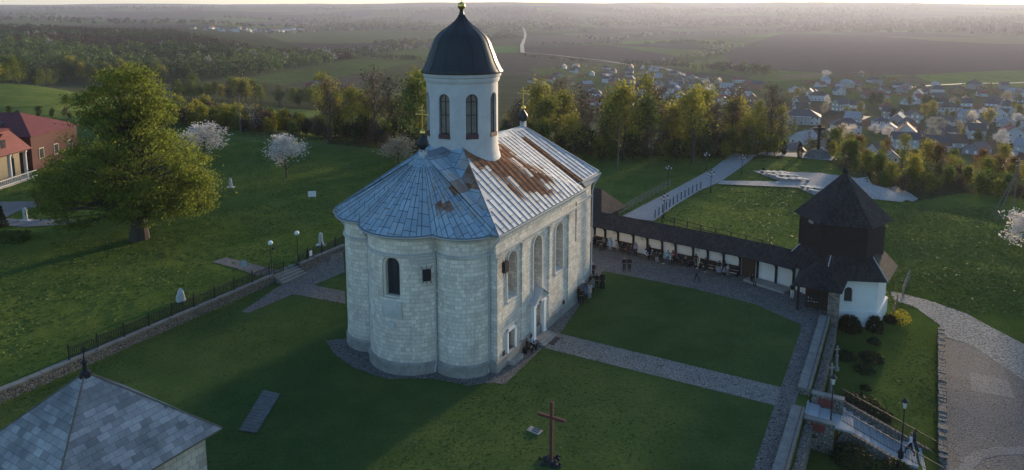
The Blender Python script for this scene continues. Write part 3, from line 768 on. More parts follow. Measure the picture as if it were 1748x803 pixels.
# fascia and gutters
MB().sweep(EO,[(-.3,z0-.16),(.0,z0-.16),(.02,z0-.005),(-.02,z0-.005)]).build('fascia',M_flash,church)
gut=[(.0,-.09),(.1,-.13),(.17,-.07),(.17,.0),(.14,.0),(.13,-.06),(.08,-.09),(.02,-.05)]
MB().sweep([(16.5,-Eo),(-Eo,-Eo)],[(o,z+z0-.03) for o,z in gut]).build('gutter',M_zinc,church)
MB().sweep([(21.2,15.3),(21.2,-.1),(16.6,-.1)],[(o,z+12.03) for o,z in gut]).build('gutter',M_zinc,church)
MB().sweep(EO[2:],[(o,z+z0-.06) for o,z in gut]).build('gutter',M_zinc,church)
MB().prism([(16.02,-.05),(21.1,-.05),(21.1,15.2),(16.02,15.2)],11.36,12.0).build('eaves_board',M_zinc,church)
for a,b in((e0,Hn),(e0f,Hf)): MB().tube(Vector(a)+Vector((0,0,.03)),Vector(b)+Vector((0,0,.03)),.05,n=6).build('hip_cap',M_flash,church)
MB().tube(Vector(Rm)-Vector((6.5,0,0)),Rf,.06,n=6).build('ridge_cap',M_zinc,church)
MB().tube(Vector(Rf)+Vector((0,0,.03)),Vector(n2)+Vector((0,0,.04)),.06,n=6).build('hip_cap',M_zinc,church)
MB().add([Ap,(V0[0],V0[1]-.7,V0[2]+.02),(V0[0],V0[1],V0[2]+.3),(V0[0],V0[1]+.7,V0[2]+.02),(Ap[0]+.1,Ap[1]-.5,Ap[2]-.35),(Ap[0]+.1,Ap[1]+.5,Ap[2]-.35)],[(0,4,1,2),(0,2,3,5)]).build('saddle_flashing',M_flash,church)
# --- rain pipes
def pipe(x,y,ox,oy,ztop,head):
    MB().path([head,(x+ox*.35,y+oy*.35,ztop+.35),(x+ox*.18,y+oy*.18,ztop-.35),(x+ox*.18,y+oy*.18,.75),(x+ox*.35,y+oy*.35,.45),(x+ox*.4,y+oy*.4,.1)],.075,8).build('rain_pipe',M_zinc,church)
m1=meet(C1,R1,C2,R2); m2=meet(C2,R2,C3,R1)
for mpt in(m1,m2):
    mo=meet(C1,R1+Eo+.1,C2,R2+Eo+.1) if mpt is m1 else meet(C2,R2+Eo+.1,C3,R1+Eo+.1)
    pipe(mpt[0],mpt[1],-1,0,9.8,(mo[0],mo[1],11.3))
pipe(E0[1][0],E0[1][1]+.0,-1,0.,9.5,(-.72,-.72,11.25))
pipe(20.5,.5,0,-1,10.6,(21.25,-.2,11.9))
pipe(16.12,.5,0,-1,10.4,(16.4,-.7,11.35))
pipe(E0[-2][0],E0[-2][1],-1,0.,9.5,(-.72,15.9,11.25))
# --- drum and dome
DX,DY=7.3,7.6
dm=MB().lathe([(0,14.2),(3.75,14.2),(3.7,14.8),(3.5,15.3),(3.3,15.9),(3.19,16.6),(3.17,17.2),(3.17,22.3)]+[(3.28,22.36),(3.28,22.46),(3.34,22.5),(3.34,22.75),(3.46,22.82),(3.5,23.15),(0,23.15)],64,(DX,DY,0)).build('drum',M_drum,church,smooth=False)
vb=math.atan2(-26.15-DY,-45.3-DX)   # bearing of the viewer in the church frame
cut=[]; WIN=[vb+R(15+45*k) for k in range(8)]
def dwp(t): 
    return lambda x,y,z:(DX+math.cos(t)*(3.17-y)-math.sin(t)*x,DY+math.sin(t)*(3.17-y)+math.cos(t)*x,z)
for t in WIN: cut.append(extr(arch(1.08,17.85,20.9),dwp(t),-.4,.4).build('cutter',M_drum,church))
boolean(dm,cut)
for t in WIN:
    f=dwp(t); wd=MB(); 
    for x in(-.49,0,.49): wd.box((0,0,0),(0,0,0)) if False else extr([(x-.035,17.95),(x+.035,17.95),(x+.035,20.9 if abs(x)>.1 else 21.35),(x-.035,20.9 if abs(x)>.1 else 21.35)],f,.27,.34,wd)
    for z in(18.0,19.6,20.75): extr([(-.5,z-.035),(.5,z-.035),(.5,z+.035),(-.5,z+.035)],f,.275,.335,wd)
    for i in range(10):
        a0,a1=math.pi*i/10,math.pi*(i+1)/10
        extr([(.53*math.cos(a0),20.9+.53*math.sin(a0)),(.53*math.cos(a1),20.9+.53*math.sin(a1)),(.45*math.cos(a1),20.9+.45*math.sin(a1)),(.45*math.cos(a0),20.9+.45*math.sin(a0))],f,.272,.338,wd)
    wo=wd.build('drum_window',M_frame_d,church,recalc=True)
    extr(arch(1.06,17.9,20.9),f,.31,.39).build('pane',M_pane_drum,wo)
    extr([(-.56,17.55),(.56,17.55),(.56,17.93),(-.56,17.93)],f,-.03,.3).build('window_sill',M_brownsill,wo)
S=1/18.85
prof=[(69,121),(66,116.5),(63,111),(60,105),(58,100),(56,94),(53.5,88),(51,82),(48.5,75),(45.5,69.5),(42,64.5),(37,59.5),(31,55),(25,51),(18,46.5),(13,42),(9,38),(6.3,34),(4.6,30),(3.6,26),(3.2,22)]
zlip=23.21
pf=[(0,zlip-.1),(3.62,zlip-.1)]+[(r*S,zlip+(121-y)*S*1.02) for r,y in prof]
ztop=pf[-1][1]
do=MB().lathe(pf+[(0,ztop)],40,(DX,DY,0)).build('dome',M_dome,church,smooth=True)
rib=MB()
for i in range(16):
    t=2*math.pi*i/16+.1
    rib.path([(DX+(r+.012)*math.cos(t),DY+(r+.012)*math.sin(t),z) for r,z in pf[2:-2]],.03,4)
rib.build('seam',M_dome,do)
def cross_mb(c,h,t=.05,turn=0.,mb=None):
    mb=mb or MB(); x,y,z=c; dx,dy=math.cos(turn),math.sin(turn)
    mb.tube((x,y,z),(x,y,z+h),t,n=6)
    for zz,hw in((.68*h,.3*h),(.84*h,.14*h)): mb.tube((x-dx*hw,y-dy*hw,z+zz),(x+dx*hw,y+dy*hw,z+zz),t*.9,n=6)
    for p in((x,y,z+h),(x-dx*.3*h,y-dy*.3*h,z+.68*h),(x+dx*.3*h,y+dy*.3*h,z+.68*h)): mb.ico(p,t*1.9,1)
    return mb
fn=MB().ico((DX,DY,ztop+.33),.36,2).build('orb',M_gold,do,smooth=True)
cross_mb((DX,DY,ztop+.6),2.6,.055,R(90)).build('cross',M_gold,do)
def finial(x,y,z):
    f=MB().box((x,y,z+.3),(.5,.5,.7)); f.build('finial_base',M_zinc,church)
    o=MB().lathe([(0,.55),(.3,.55),(.2,.68),(.22,.75),(.42,.95),(.5,1.15),(.44,1.4),(.26,1.65),(.12,1.85),(.07,2.0),(0,2.0)],16,(x,y,z)).build('onion_finial',M_dome,church,smooth=True)
    MB().lathe([(0,1.95),(.16,1.97),(.24,2.08),(.22,2.2),(.1,2.32),(0,2.34)],12,(x,y,z)).build('orb',M_gold,o)
    cross_mb((x,y,z+2.25),1.95,.05,R(90)).build('cross',M_gold,o)
finial(Rf[0],Rf[1],Rf[2]-.2); finial(Ap[0],Ap[1],Ap[2]-.35)
# --- iron wall lanterns (they hang on the church)
def wall_lantern(p,n,label):
    """p on the wall in the church frame, n outward"""
    x,y,_=church_pt(p[0],p[1]); q=church_pt(p[0]+n[0],p[1]+n[1]); rz=math.atan2(q[1]-y,q[0]-x)
    t=thing('wall_lantern',label,'lantern',(x,y,p[2]),rz,'spiky iron lanterns on the church')
    MB().box((.32,0,0),(.3,.62,.85)).build('lantern_box',M_iron,t)
    MB().tube((0,0,.1),(.2,0,.1),.03,n=6).build('bracket',M_iron,t)
    for sy in(-1,0,1):
        for sz in(-1,1): MB().tube((.32,sy*.25,sz*.4),(.32,sy*.5,sz*.85),.035,.008,n=5).build('spike',M_iron,t)
a=R(50); wall_lantern((C2[0]-(R2+.09)*math.cos(a),C2[1]-(R2+.09)*math.sin(a),8.25),(-math.cos(a),-math.sin(a)),'black iron lantern with spikes on the rounded apse wall')
wall_lantern((.75,-.11,8.6),(0,-1),'black iron lantern with spikes near the corner of the long side wall')
# ------------------------------------------------------------------ court walls and iron fence
M_rubble=stone_paving('rubble_wall',(.11,.105,.095),(.24,.225,.2),(.05,.048,.042),.24)
M_cap=mat('wall_cap_stone',(.19,.185,.17),.9,.35,1.2,bmp=.3)
M_darkwood=mat('dark_shingle_wood',(.022,.02,.02),.85,.3,2.)
M_wood=mat('weathered_wood',(.14,.115,.09),.85,.3,2.)
M_steel=mat('grey_steel',(.3,.31,.32),.5,.15,3)
M_globe=mat('white_globe_glass',(.8,.8,.78),.3,.04,2)
M_lampglass=mat('lantern_glass',(.5,.5,.48),.2,.1,4)
M_redstone=mat('red_stone',(.16,.045,.04),.5,.2,2)
M_marble=mat('white_carved_stone',(.46,.455,.43),.7,.2,2.5,bmp=.3)
def WLp(t,d,z): return (WL0[0]+WLD[0]*t-WLD[1]*d,WL0[1]+WLD[1]*t+WLD[0]*d,z)
RZL=math.atan2(WLD[1],WLD[0])
def retaining(name,label,t0,t1):
    t=thing(name,label,'wall',WLp(t0,0,0),RZL); L=t1-t0
    n=int(L/1.3); mb=MB(); random.seed(5)
    mb.add([(0,0,-.3),(L,0,-.3),(L,.5,-.3),(0,.5,-.3),(0,0,.86),(L,0,.86),(L,.5,.86),(0,.5,.86)],[(0,1,5,4),(1,2,6,5),(2,3,7,6),(3,0,4,7),(4,5,6,7)])
    mb.build('wall_body',M_rubble,t)
    c=MB(); x=0
    while x<L:
        l=min(random.uniform(.7,1.3),L-x); c.box((x+l/2,.25+random.uniform(-.02,.02),.93+random.uniform(-.02,.03)),(l-.03,.6,.14),random.uniform(-.02,.02)); x+=l
    c.build('wall_cap',M_cap,t)
retaining('terrace_wall','low rubble retaining wall with iron fence running from the chapel to the lamp gate',-14,26.3)
retaining('terrace_wall','low rubble retaining wall disappearing behind the church apse beyond the gate',30.2,72)
def iron_fence(label,t0,t1,sp=2.3):
    t=thing('iron_fence',label,'fence',WLp(t0,.3,.98),RZL); L=t1-t0; n=max(1,round(L/sp)); d=L/n
    for i in range(n+1):
        p=MB().box((i*d,0,.58),(.09,.09,1.2)); p.ico((i*d,0,1.24),.075,1); p.build('fence_post',M_iron,t)
    for i in range(n):
        mb=MB()
        for z in(.12,.98,.82): mb.box((i*d+d/2,0,z),(d-.095,.03,.035))
        k=15
        for j in range(1,k): mb.box((i*d+d*j/k,0,.55),(.034,.034,.86))
        for j in range(3): 
            for q in range(8):
                a0,a1=2*math.pi*q/8,2*math.pi*(q+1)/8; c=i*d+d*(j+.5)/3
                mb.tube((c+.14*math.cos(a0),.0,.5+.2*math.sin(a0)),(c+.14*math.cos(a1),0,.5+.2*math.sin(a1)),.02,n=4)
        mb.build('fence_panel',M_iron,t)
iron_fence('long black wrought iron fence on the terrace wall left of the gate',5.2,26.0)
iron_fence('black wrought iron fence between the gate and the church apse',31.6,52)
st=thing('gate_steps','dark stone steps up through the lamp gate in the terrace wall','steps',WLp(26.5,0,0),RZL)
for i in range(5): MB().box((1.75,-.95+.36*i+.6,.09+.18*i),(3.5,1.5-.1*i,.18)).build('stone_step',M_cap,st)
def globe_lamp(t,label,bx=False):
    o=thing('globe_lamp',label,'lamp post',WLp(t,.3,.0),RZL,'globe lamps at the gate')
    MB().lathe([(.1,0),(.1,.25),(.05,.35),(.035,.6),(.035,4.1),(.09,4.15),(.11,4.2),(0,4.2)],10).build('pole',M_iron,o)
    MB().ico((0,0,4.42),.25,3).build('globe',M_globe,o,smooth=True)
    if bx: MB().box((.28,-.1,3.75),(.25,.2,.3)).build('loudspeaker_box',M_iron,o)
globe_lamp(26.3,'black lamp post with white globe at the lower side of the gate',True)
globe_lamp(30.1,'black lamp post with white globe at the upper side of the gate')
for t0,lb in((26.6,'open iron gate leaf with scrollwork beside the lower globe lamp'),(30.2,'iron gate panel curving down from the upper globe lamp')):
    g=thing('iron_gate',lb,'gate',WLp(t0,.35 if t0<28 else .3,.95),RZL if t0>28 else RZL-.15)
    fr=MB(); w_=1.25
    for x in(0.05,w_): fr.box((x,0,.5),(.06,.06,1.1))
    for z in(.08,.92): fr.box((w_/2,0,z),(w_-.06,.04,.05))
    fr.build('gate_frame',M_iron,g)
    b=MB()
    for j in range(1,10): b.box((w_*j/10,0,.5),(.02,.02,.82))
    for c in(.35,.9):
        for q in range(10):
            a0,a1=2*math.pi*q/10,2*math.pi*(q+1)/10; b.tube((c+.2*math.cos(a0),.03,.5+.2*math.sin(a0)),(c+.2*math.cos(a1),.03,.5+.2*math.sin(a1)),.014,n=4)
    b.build('gate_bars',M_iron,g)
sg=MB().box((0,0,0),(.42,.03,.62)).build('notice_plate',M_whitepaint); sg.location=WLp(31.9,.12,1.6); sg.rotation_euler=(0,0,RZL); tag(sg,'small white notice plate hung on the iron fence right of the gate','sign')
# --- parapet on the right
def WRp(t,d,z): return (WR0[0]+WRD[0]*t+WRD[1]*d,WR0[1]+WRD[1]*t-WRD[0]*d,z)
RZR=math.atan2(WRD[1],WRD[0])
def parapet(label,t0,t1):
    t=thing('parapet_wall',label,'wall',WRp(t0,0,0),RZR); L=t1-t0
    MB().add([(0,0,-.2),(L,0,-.2),(L,-.75,-2.6),(0,-.75,-2.6),(0,0,.42),(L,0,.42),(L,-.75,.42),(0,-.75,.42)],[(0,1,5,4),(1,2,6,5),(2,3,7,6),(3,0,4,7)]).build('wall_body',M_rubble,t)
    c=MB(); x=0; random.seed(8)
    while x<L:
        l=min(random.uniform(.4,.9),L-x); c.box((x+l/2,-.36,.47+random.uniform(-.015,.02)),(l-.025,.84,.1)); x+=l
    c.build('wall_cap',M_cap,t)
    r=MB().box((L/2,-.62,.6),(L,.05,.05)); 
    for i in range(int(L/2)+1): r.box((min(L-.05,i*2.+.05),-.62,.56),(.04,.04,.1))
    r.build('hand_rail',M_iron,t)
    l2=MB().box((L/2,-1.15,-1.05),(L,.55,1.5)); l2.build('outer_ledge',M_rubble,t)
parapet('stone parapet with thin black rail running from the stairs towards the wooden tower',10.3,25)
parapet('stone parapet with thin black rail below the stairs at the frame edge',-9,7.6)
# ------------------------------------------------------------------ covered gallery
GW=[(7.6,86.6),(9.5,85.2),(15.4,80.7),(21.4,76.2),(24.5,73.9),(27.2,71.7),(29.6,69.2)]
gal=thing('covered_gallery','long white walled gallery with dark shingle roof and timber brackets','gallery',(0,0,0))
def goff(d):
    out=[]
    for i,p in enumerate(GW):
        a=Vector(GW[max(0,i-1)]); b=Vector(GW[min(len(GW)-1,i+1)]); t=(b-a).normalized(); n=Vector((t.y,-t.x)); 
        if n.y>0: n=-n
        out.append((p[0]+n.x*d,p[1]+n.y*d))
    return out
def gwall_pts(x):
    """a place along the gallery wall whose x is given, and the direction there"""
    for a,b in zip(GW,GW[1:]):
        if a[0]<=x<=b[0]:
            k=(x-a[0])/(b[0]-a[0]); d=Vector((b[0]-a[0],b[1]-a[1])).normalized(); n=Vector((d.y,-d.x)); 
            if n.y>0:n=-n
            return (x,a[1]+(b[1]-a[1])*k),d,n
f_,bk=GW,goff(-.45)
MB().prism(f_+bk[::-1],-.1,3.55).build('back_wall',M_plaster,gal,recalc=True)
ev=goff(1.75); rd=goff(-.4); bk2=goff(-.9)
def shingle(name,w_=.16,h_=.34,c=(.03,.027,.027),uv=True,spread=.5,joint=.014):
    m,nt,b,_=newmat(name); v=coords(nt,'UV'); pos=coords(nt,'Object')
    t=nd(nt,'ShaderNodeTexBrick'); lk(nt,v,t.inputs['Vector'])
    for k,q in(('Color1',c4(scl(c,1-spread))),('Color2',c4(scl(c,1+spread))),('Mortar',c4(scl(c,.35))),('Scale',1.),('Mortar Size',joint),('Bias',0.),('Brick Width',w_),('Row Height',h_)): t.inputs[k].default_value=q
    col=mix(nt,1.,t.outputs['Color'],ramp(nt,noise(nt,pos,.5,6,.7),[(.3,(.6,.6,.62)),(.7,(1.45,1.4,1.35))]),'MULTIPLY')
    lk(nt,col,b.inputs['Base Color']); b.inputs['Roughness'].default_value=.85
    sy=nd(nt,'ShaderNodeSeparateXYZ'); lk(nt,v,sy.inputs[0])
    saw=mth(nt,'FRACT',mth(nt,'DIVIDE',sy.outputs[1],h_))
    bump(nt,b,mth(nt,'ADD',mth(nt,'MULTIPLY',saw,-.8),mth(nt,'ADD',mth(nt,'MULTIPLY',t.outputs['Fac'],-.5),mth(nt,'MULTIPLY',noise(nt,pos,6,3),.5))),.6,.05); return m
M_shing=shingle('dark_shingles')
def roof_strip(la,za,lb,zb,mb):
    """roof surface between two plan lines with shingle coordinates"""
    vs=[];uvs=[];L=0
    for i,(a,b) in enumerate(zip(la,lb)):
        if i: L+=math.hypot(la[i][0]-la[i-1][0],la[i][1]-la[i-1][1])
        s=math.hypot(a[0]-b[0],a[1]-b[1],za-zb); vs+=[(a[0],a[1],za),(b[0],b[1],zb)]; uvs+=[(L,0),(L,s)]
    mb.add(vs,[(2*i,2*i+2,2*i+3,2*i+1) for i in range(len(la)-1)],0,uvs)
rm=MB(); roof_strip(ev,2.72,rd,4.0,rm); roof_strip(bk2,3.65,rd,4.0,rm)
roof_strip(ev,2.64,bk2,3.5,rm); roof_strip(ev,2.64,ev,2.72,rm); roof_strip(bk2,3.5,bk2,3.65,rm)
rm.build('shingle_roof',M_shing,gal)
for px in(1016,1034,1056,1082,1106,1131,1154,1184,1209,1236,1264,1294,1326,1356):
    # timber stands against the wall, so look the wall line up
    lo,hi=8.,29.4
    for _ in range(30):
        m_=(lo+hi)/2; q,_d,_n=gwall_pts(m_)
        if project(q[0],q[1],1.5)[0]<px: lo=m_
        else: hi=m_
    q,d_,n_=gwall_pts(lo)
    b=MB(); rz=math.atan2(d_.y,d_.x)
    b.box((q[0]+n_.x*.12,q[1]+n_.y*.12,1.5),(.2,.22,3.0),rz)
    for k in range(6):
        t0,t1=k/6,(k+1)/6
        f=lambda t:(q[0]+n_.x*(.2+1.25*t),q[1]+n_.y*(.2+1.25*t),1.75+.98*t**.6)
        b.tube(f(t0),f(t1),.09,n=4)
    b.tube((q[0]+n_.x*.1,q[1]+n_.y*.1,3.35-.55),(q[0]+n_.x*1.6,q[1]+n_.y*1.6,2.66),.08,n=4)
    b.build('timber_bracket',M_darkwood,gal)
q,d_,n_=gwall_pts(25.6); dd=MB().box((q[0]+n_.x*.03,q[1]+n_.y*.03,1.15),(1.5,.1,2.3),math.atan2(d_.y,d_.x)); dd.build('dark_doorway',M_doorwood,gal)
q,d_,n_=gwall_pts(27.7); pf_=MB().box((q[0]+n_.x*.9-.3,q[1]+n_.y*.9,.12),(4.6,1.6,.24),math.atan2(d_.y,d_.x)-.06).build('stone_podium',M_plinth,gal)
BX=[(11.1,'far'),(13.9,0),(17.0,0),(19.9,0),(22.1,0),(24.2,0)]
for i,(x,_) in enumerate(BX):
    q,d_,n_=gwall_pts(x)
    t=thing('gallery_bench',None,'bench',(q[0]+n_.x*.55,q[1]+n_.y*.55,0.02),math.atan2(d_.y,d_.x),'benches along the gallery wall'); auto(t,'dark wooden bench against the white gallery wall')
    MB().box((0,0,.45),(1.9,.5,.07)).build('seat',M_darkwood,t)
    MB().box((0,.28,.8),(1.9,.06,.5)).build('backrest',M_darkwood,t)
    for sx in(-.8,.8): MB().box((sx,.05,.21),(.1,.5,.42)).build('leg',M_darkwood,t)
for i,x in enumerate((12.5,15.5,18.6,21.0,23.2)):
    q,d_,n_=gwall_pts(x)
    o=MB().box((0,0,0),(.4,.06,.55)); o.box((0,-.02,.36),(.26,.05,.16)); o=o.build('relief_plaque',M_marble); o.location=(q[0]+n_.x*.06,q[1]+n_.y*.06,1.95); o.rotation_euler=(0,0,math.atan2(d_.y,d_.x)+math.pi*0)
    tag(o,'x','plaque','relief plaques on the gallery wall'); auto(o,'small pale relief plaque on the white gallery wall')
# ------------------------------------------------------------------ gate tower
TWC=(33.7,69.6)
tw=thing('gate_tower','white walled gate tower with dark wooden upper storey and pointed shingle roof','tower',(TWC[0],TWC[1],0),0)
def hexa(r,ph,n=6): return [(r*math.cos(ph+2*math.pi*k/n),r*math.sin(ph+2*math.pi*k/n)) for k in range(n)]
PB=R(-90+30-7); PU=R(-90+30-20)
bs=MB().prism(hexa(4.75,PB),-.6,3.2).build('tower_wall',M_plaster,tw,recalc=True)
MB().prism(hexa(5.0,PB),-3.2,-.6).build('tower_base',M_plaster,tw,recalc=True)
# arched window in the face towards the viewer
fa=R(-97); ap_=4.75*math.cos(math.pi/6)
def fwp(x,y,z): return (math.cos(fa)*(ap_-y)-math.sin(fa)*x,math.sin(fa)*(ap_-y)+math.cos(fa)*x,z)
cut_=[extr(arch(.75,.35,1.45),lambda x,y,z:fwp(x-.35,y,z),-.4,.3).build('cutter',M_plaster,tw)]
boolean(bs,cut_)
tf=extr(arch(.75,.36,1.45),lambda x,y,z:fwp(x-.35,y,z),.22,.28).build('window',M_frame_d,tw)
extr(arch(.55,.45,1.45),lambda x,y,z:fwp(x-.35,y,z),.19,.225).build('pane',M_glass,tf)
for sx in(-.42,.42): pass
def hex_roof(r0,z0_,r1,z1_,ph,name,par,n=6,r0s=None):
    a=hexa(r0,ph,n); b=hexa(max(r1,.02),ph,n); mb=MB()
    for k in range(n):
        j=(k+1)%n; p=[(a[k][0],a[k][1],z0_),(a[j][0],a[j][1],z0_),(b[j][0],b[j][1],z1_),(b[k][0],b[k][1],z1_)]
        w1=math.hypot(a[j][0]-a[k][0],a[j][1]-a[k][1]); w2=math.hypot(b[j][0]-b[k][0],b[j][1]-b[k][1]); s=math.hypot(r0-r1,z1_-z0_)
        mb.add(p,[(0,1,2,3)],0,[(k*9,0),(k*9+w1,0),(k*9+w1/2+w2/2,s),(k*9+w1/2-w2/2,s)])
        mb.add([(a[k][0],a[k][1],z0_),(a[j][0],a[j][1],z0_),(a[j][0]*.86,a[j][1]*.86,z0_-.05),(a[k][0]*.86,a[k][1]*.86,z0_-.05)],[(0,3,2,1)],0,[(0,0)]*4)
    return mb.build(name,M_shing,par)
hex_roof(5.75,2.75,3.9,4.75,PB,'skirt_roof',tw)
hips=hexa(5.75,PB); hipu=hexa(3.95,PB)
for k in(4,5,0): MB().tube((hips[k][0],hips[k][1],2.8),(hipu[k][0],hipu[k][1],4.75),.05,n=5).build('hip_flashing',M_zinc,tw)
up=MB(); hu=hexa(3.95,PU); up.prism(hu,4.2,8.0)
up.build('wooden_storey',M_darkwood,tw,recalc=True)
for k in range(6):
    j=(k+1)%6; bd=MB(); a,b=Vector(hu[k]),Vector(hu[j]); n=10; d=(b-a)
    for i in range(n):
        c=a+d*((i+.5)/n); o=Vector((c.x,c.y)).normalized()*.03; bd.box((c.x+o.x,c.y+o.y,5.75),(d.length/n-.03,.06,2.9),math.atan2(d.y,d.x))
    bd.build('board_cladding',M_darkwood,tw)
# belfry opening under the eaves on the viewer's side
k=4; a,b=Vector(hu[4]),Vector(hu[5]); 
for f0,f1,mm,nm in((.42,.6,M_steel,'louvre'),(.62,.86,M_glass,'belfry_opening')):
    c=a+(b-a)*((f0+f1)/2); o=Vector((c.x,c.y)).normalized()*.06; MB().box((c.x+o.x,c.y+o.y,7.5),((b-a).length*(f1-f0),.08,.5),math.atan2(b.y-a.y,b.x-a.x)).build(nm,mm,tw)
hex_roof(4.65,7.8,.1,12.35,PU,'tower_roof',tw)
MB().lathe([(.12,12.2),(.2,12.3),(.26,12.5),(.2,12.7),(.08,12.85),(.05,13.2),(0,13.2)],10).build('finial',M_darkwood,tw)
cross_mb((0,0,13.1),1.3,.03,R(90)).build('cross',M_iron,tw)
# porch beside the tower with a rough stone pier
pc=thing('gate_porch','dark shingled porch with rough stone pier at the foot of the wooden tower','porch',(29.6,63.9,0),RZR-math.pi/2)
pr=MB()
P_=[(-2.4,-1.0),(1.5,-1.0),(1.7,4.2),(-2.0,4.6)]
def tri(mb,pts):
    v=[Vector(p) for p in pts]; a=(v[1]-v[0]).normalized(); n=(v[1]-v[0]).cross(v[2]-v[0]).normalized(); d=n.cross(a)
    mb.add(pts,[tuple(range(len(pts)))],0,[((p-v[0]).dot(a),(p-v[0]).dot(d)) for p in v])
tri(pr,[(-2.6,-1.1,2.55),(1.7,-1.1,2.55),(-.2,3.6,4.4)]); tri(pr,[(1.7,-1.1,2.55),(2.0,4.4,2.6),(-.2,3.6,4.4)]); tri(pr,[(-2.6,4.8,2.6),(-2.6,-1.1,2.55),(-.2,3.6,4.4)]); tri(pr,[(1.7,-1.1,2.5),(-2.6,-1.1,2.5),(-2.6,4.8,2.5),(2.0,4.4,2.5)])
pr.build('porch_roof',M_shing,pc)
M_pier=ashlar('rough_pier_stone',False,(.26,.22,.19),.5,.16,.6,1.2)
MB().box((1.0,-.2,.75),(.95,.95,3.5)).build('stone_pier',M_pier,pc)
MB().box((-2.1,-.6,1.3),(.22,.22,2.5)).build('timber_post',M_darkwood,pc)
MB().box((-.55,.6,1.2),(2.1,.12,2.4)).build('plank_door',M_doorwood,pc)
# small display of cards beside the porch door
nb=thing('notice_board','dark notice board pinned with pale papers under the tower porch','notice board',church_pt(0,0)[:2]+(0,),0); nb.location=(pc.location.x-.75,pc.location.y+.35,0.02); nb.rotation_euler=(0,0,RZR-math.pi/2)
MB().box((0,-.0,1.2),(1.1,.05,1.1)).build('board',M_darkwood,nb)
random.seed(3)
for i in range(6): MB().box((-.4+.13*(i%4)*2,-.03,.9+.32*(i//4)+random.uniform(-.05,.05)),(.12,.012,.13)).build('paper',M_cap if i%2 else M_steel,nb)
for sx in(-.45,.45): MB().box((sx,.03,.35),(.06,.06,.7)).build('leg',M_darkwood,nb)
# ------------------------------------------------------------------ dark roofed shed behind the church
sh=thing('wooden_shed','low wooden shed with broad dark shingle roof behind the church corner','shed',(10.0,92.0,0),R(-37))
sm=MB()
tri(sm,[(-5,-3.4,2.6),(4.3,-3.4,2.6),(2.3,0,5.4),(-5,0,5.4)]); tri(sm,[(4.3,3.4,2.6),(-5,3.4,2.6),(-5,0,5.4),(2.3,0,5.4)]); tri(sm,[(4.3,-3.4,2.6),(4.3,3.4,2.6),(2.3,0,5.4)])
tri(sm,[(4.3,-3.4,2.52),(-5,-3.4,2.52),(-5,3.4,2.52),(4.3,3.4,2.52)])
sm.build('roof',M_shing,sh)
MB().box((-.7,0,1.2),(8,5.6,2.7)).build('plank_wall',M_darkwood,sh)
# ------------------------------------------------------------------ chapel at the lower left
M_slate=shingle('grey_shake_roof',.6,.36,(.25,.248,.25),spread=.3,joint=.007)
cp=thing('stone_chapel','small stone chapel with pyramid roof of grey wooden shakes','chapel',(-22.7,35.1,0),math.pi/2-R(30))
hw=4.65
rf=MB(); c_=[(hw,-hw),(hw,hw),(-hw,hw),(-hw,-hw)]
for k in range(4):
    a,b=c_[k],c_[(k+1)%4]; n=6
    top=(.0,.0,9.25)
    tri(rf,[(a[0],a[1],5.0),(b[0],b[1],5.0),top])
rf.build('shake_roof',M_slate,cp)
MB().prism([(x*1.0,y*1.0) for x,y in c_],4.9,4.99).build('eaves_board',M_wood,cp)
MB().prism([(x*.86,y*.86) for x,y in c_],-.2,4.93).build('chapel_wall',ashlar('chapel_stone',False,(.46,.43,.37),.7,.42,.35),cp)
for k in range(4): MB().tube((c_[k][0],c_[k][1],5.02),(0,0,9.27),.045,n=5).build('hip_batten',M_wood,cp)
fn_=MB().lathe([(.3,9.0),(.28,9.25),(.12,9.4),(.1,9.7),(.16,9.85),(.06,10.),(0,10.)],10); fn_.build('finial_base',M_iron,cp)
cross_mb((0,0,9.9),.75,.03,0).build('cross',M_iron,cp)
# ------------------------------------------------------------------ things on the lawn
rc_=thing('wooden_cross','tall dark red wooden cross standing on the front lawn','cross',G(941,789)+(0,),R(-28))
MB().box((0,0,1.95),(.2,.17,4.3)).build('upright',mat('red_brown_paint',(.11,.042,.034),.8,.3,3),rc_)
MB().box((0,-.02,3.05),(1.9,.14,.19)).build('crossbar',_MC['red_brown_paint'],rc_)
mm=MB(); random.seed(2)
for i in range(26):
    a=random.uniform(0,6.28); r=random.uniform(.1,.75); mm.ico((r*math.cos(a),r*math.sin(a),random.uniform(.0,.25)*(1-r)),random.uniform(.1,.2),1,jit=.2)
mm.build('planted_mound',mat('dark_heather',(.03,.03,.035),.95,.4,6),rc_)
ps=thing('ground_plaque','small stone plaque lying on a bed in the lawn by the cross','plaque',G(913,736)+(0.,),R(-35))
MB().box((0,0,.03),(1.0,.6,.06)).build('base_slab',M_plinth,ps); MB().box((.1,0,.12),(.5,.35,.06),0,0,.2).build('tablet',M_cap,ps)
gs=thing('slatted_boardwalk','long grey plank platform lying on the dark lawn','platform',(-17.95,46.8,0),R(0))
M_plank=mat('grey_plank',(.12,.122,.118),.9,.4,2.5)
ax=[G(450,668),G(478,675),G(438,742),G(408,737)]
for i in range(14):
    a0=Vector(ax[0]).lerp(Vector(ax[3]),(i+.5)/14); a1=Vector(ax[1]).lerp(Vector(ax[2]),(i+.5)/14); c=(a0+a1)/2; L_=(a1-a0).length
    MB().box((c.x+17.95,c.y-46.8,.1),(L_,.3,.06),math.atan2(a1.y-a0.y,a1.x-a0.x)).build('plank',M_plank,gs)
for e in(.2,.8):
    p0=Vector(ax[0]).lerp(Vector(ax[1]),e); p1=Vector(ax[3]).lerp(Vector(ax[2]),e); c=(p0+p1)/2; MB().box((c.x+17.95,c.y-46.8,.035),((p1-p0).length,.1,.07),math.atan2(p1.y-p0.y,p1.x-p0.x)).build('bearer',M_wood,gs)
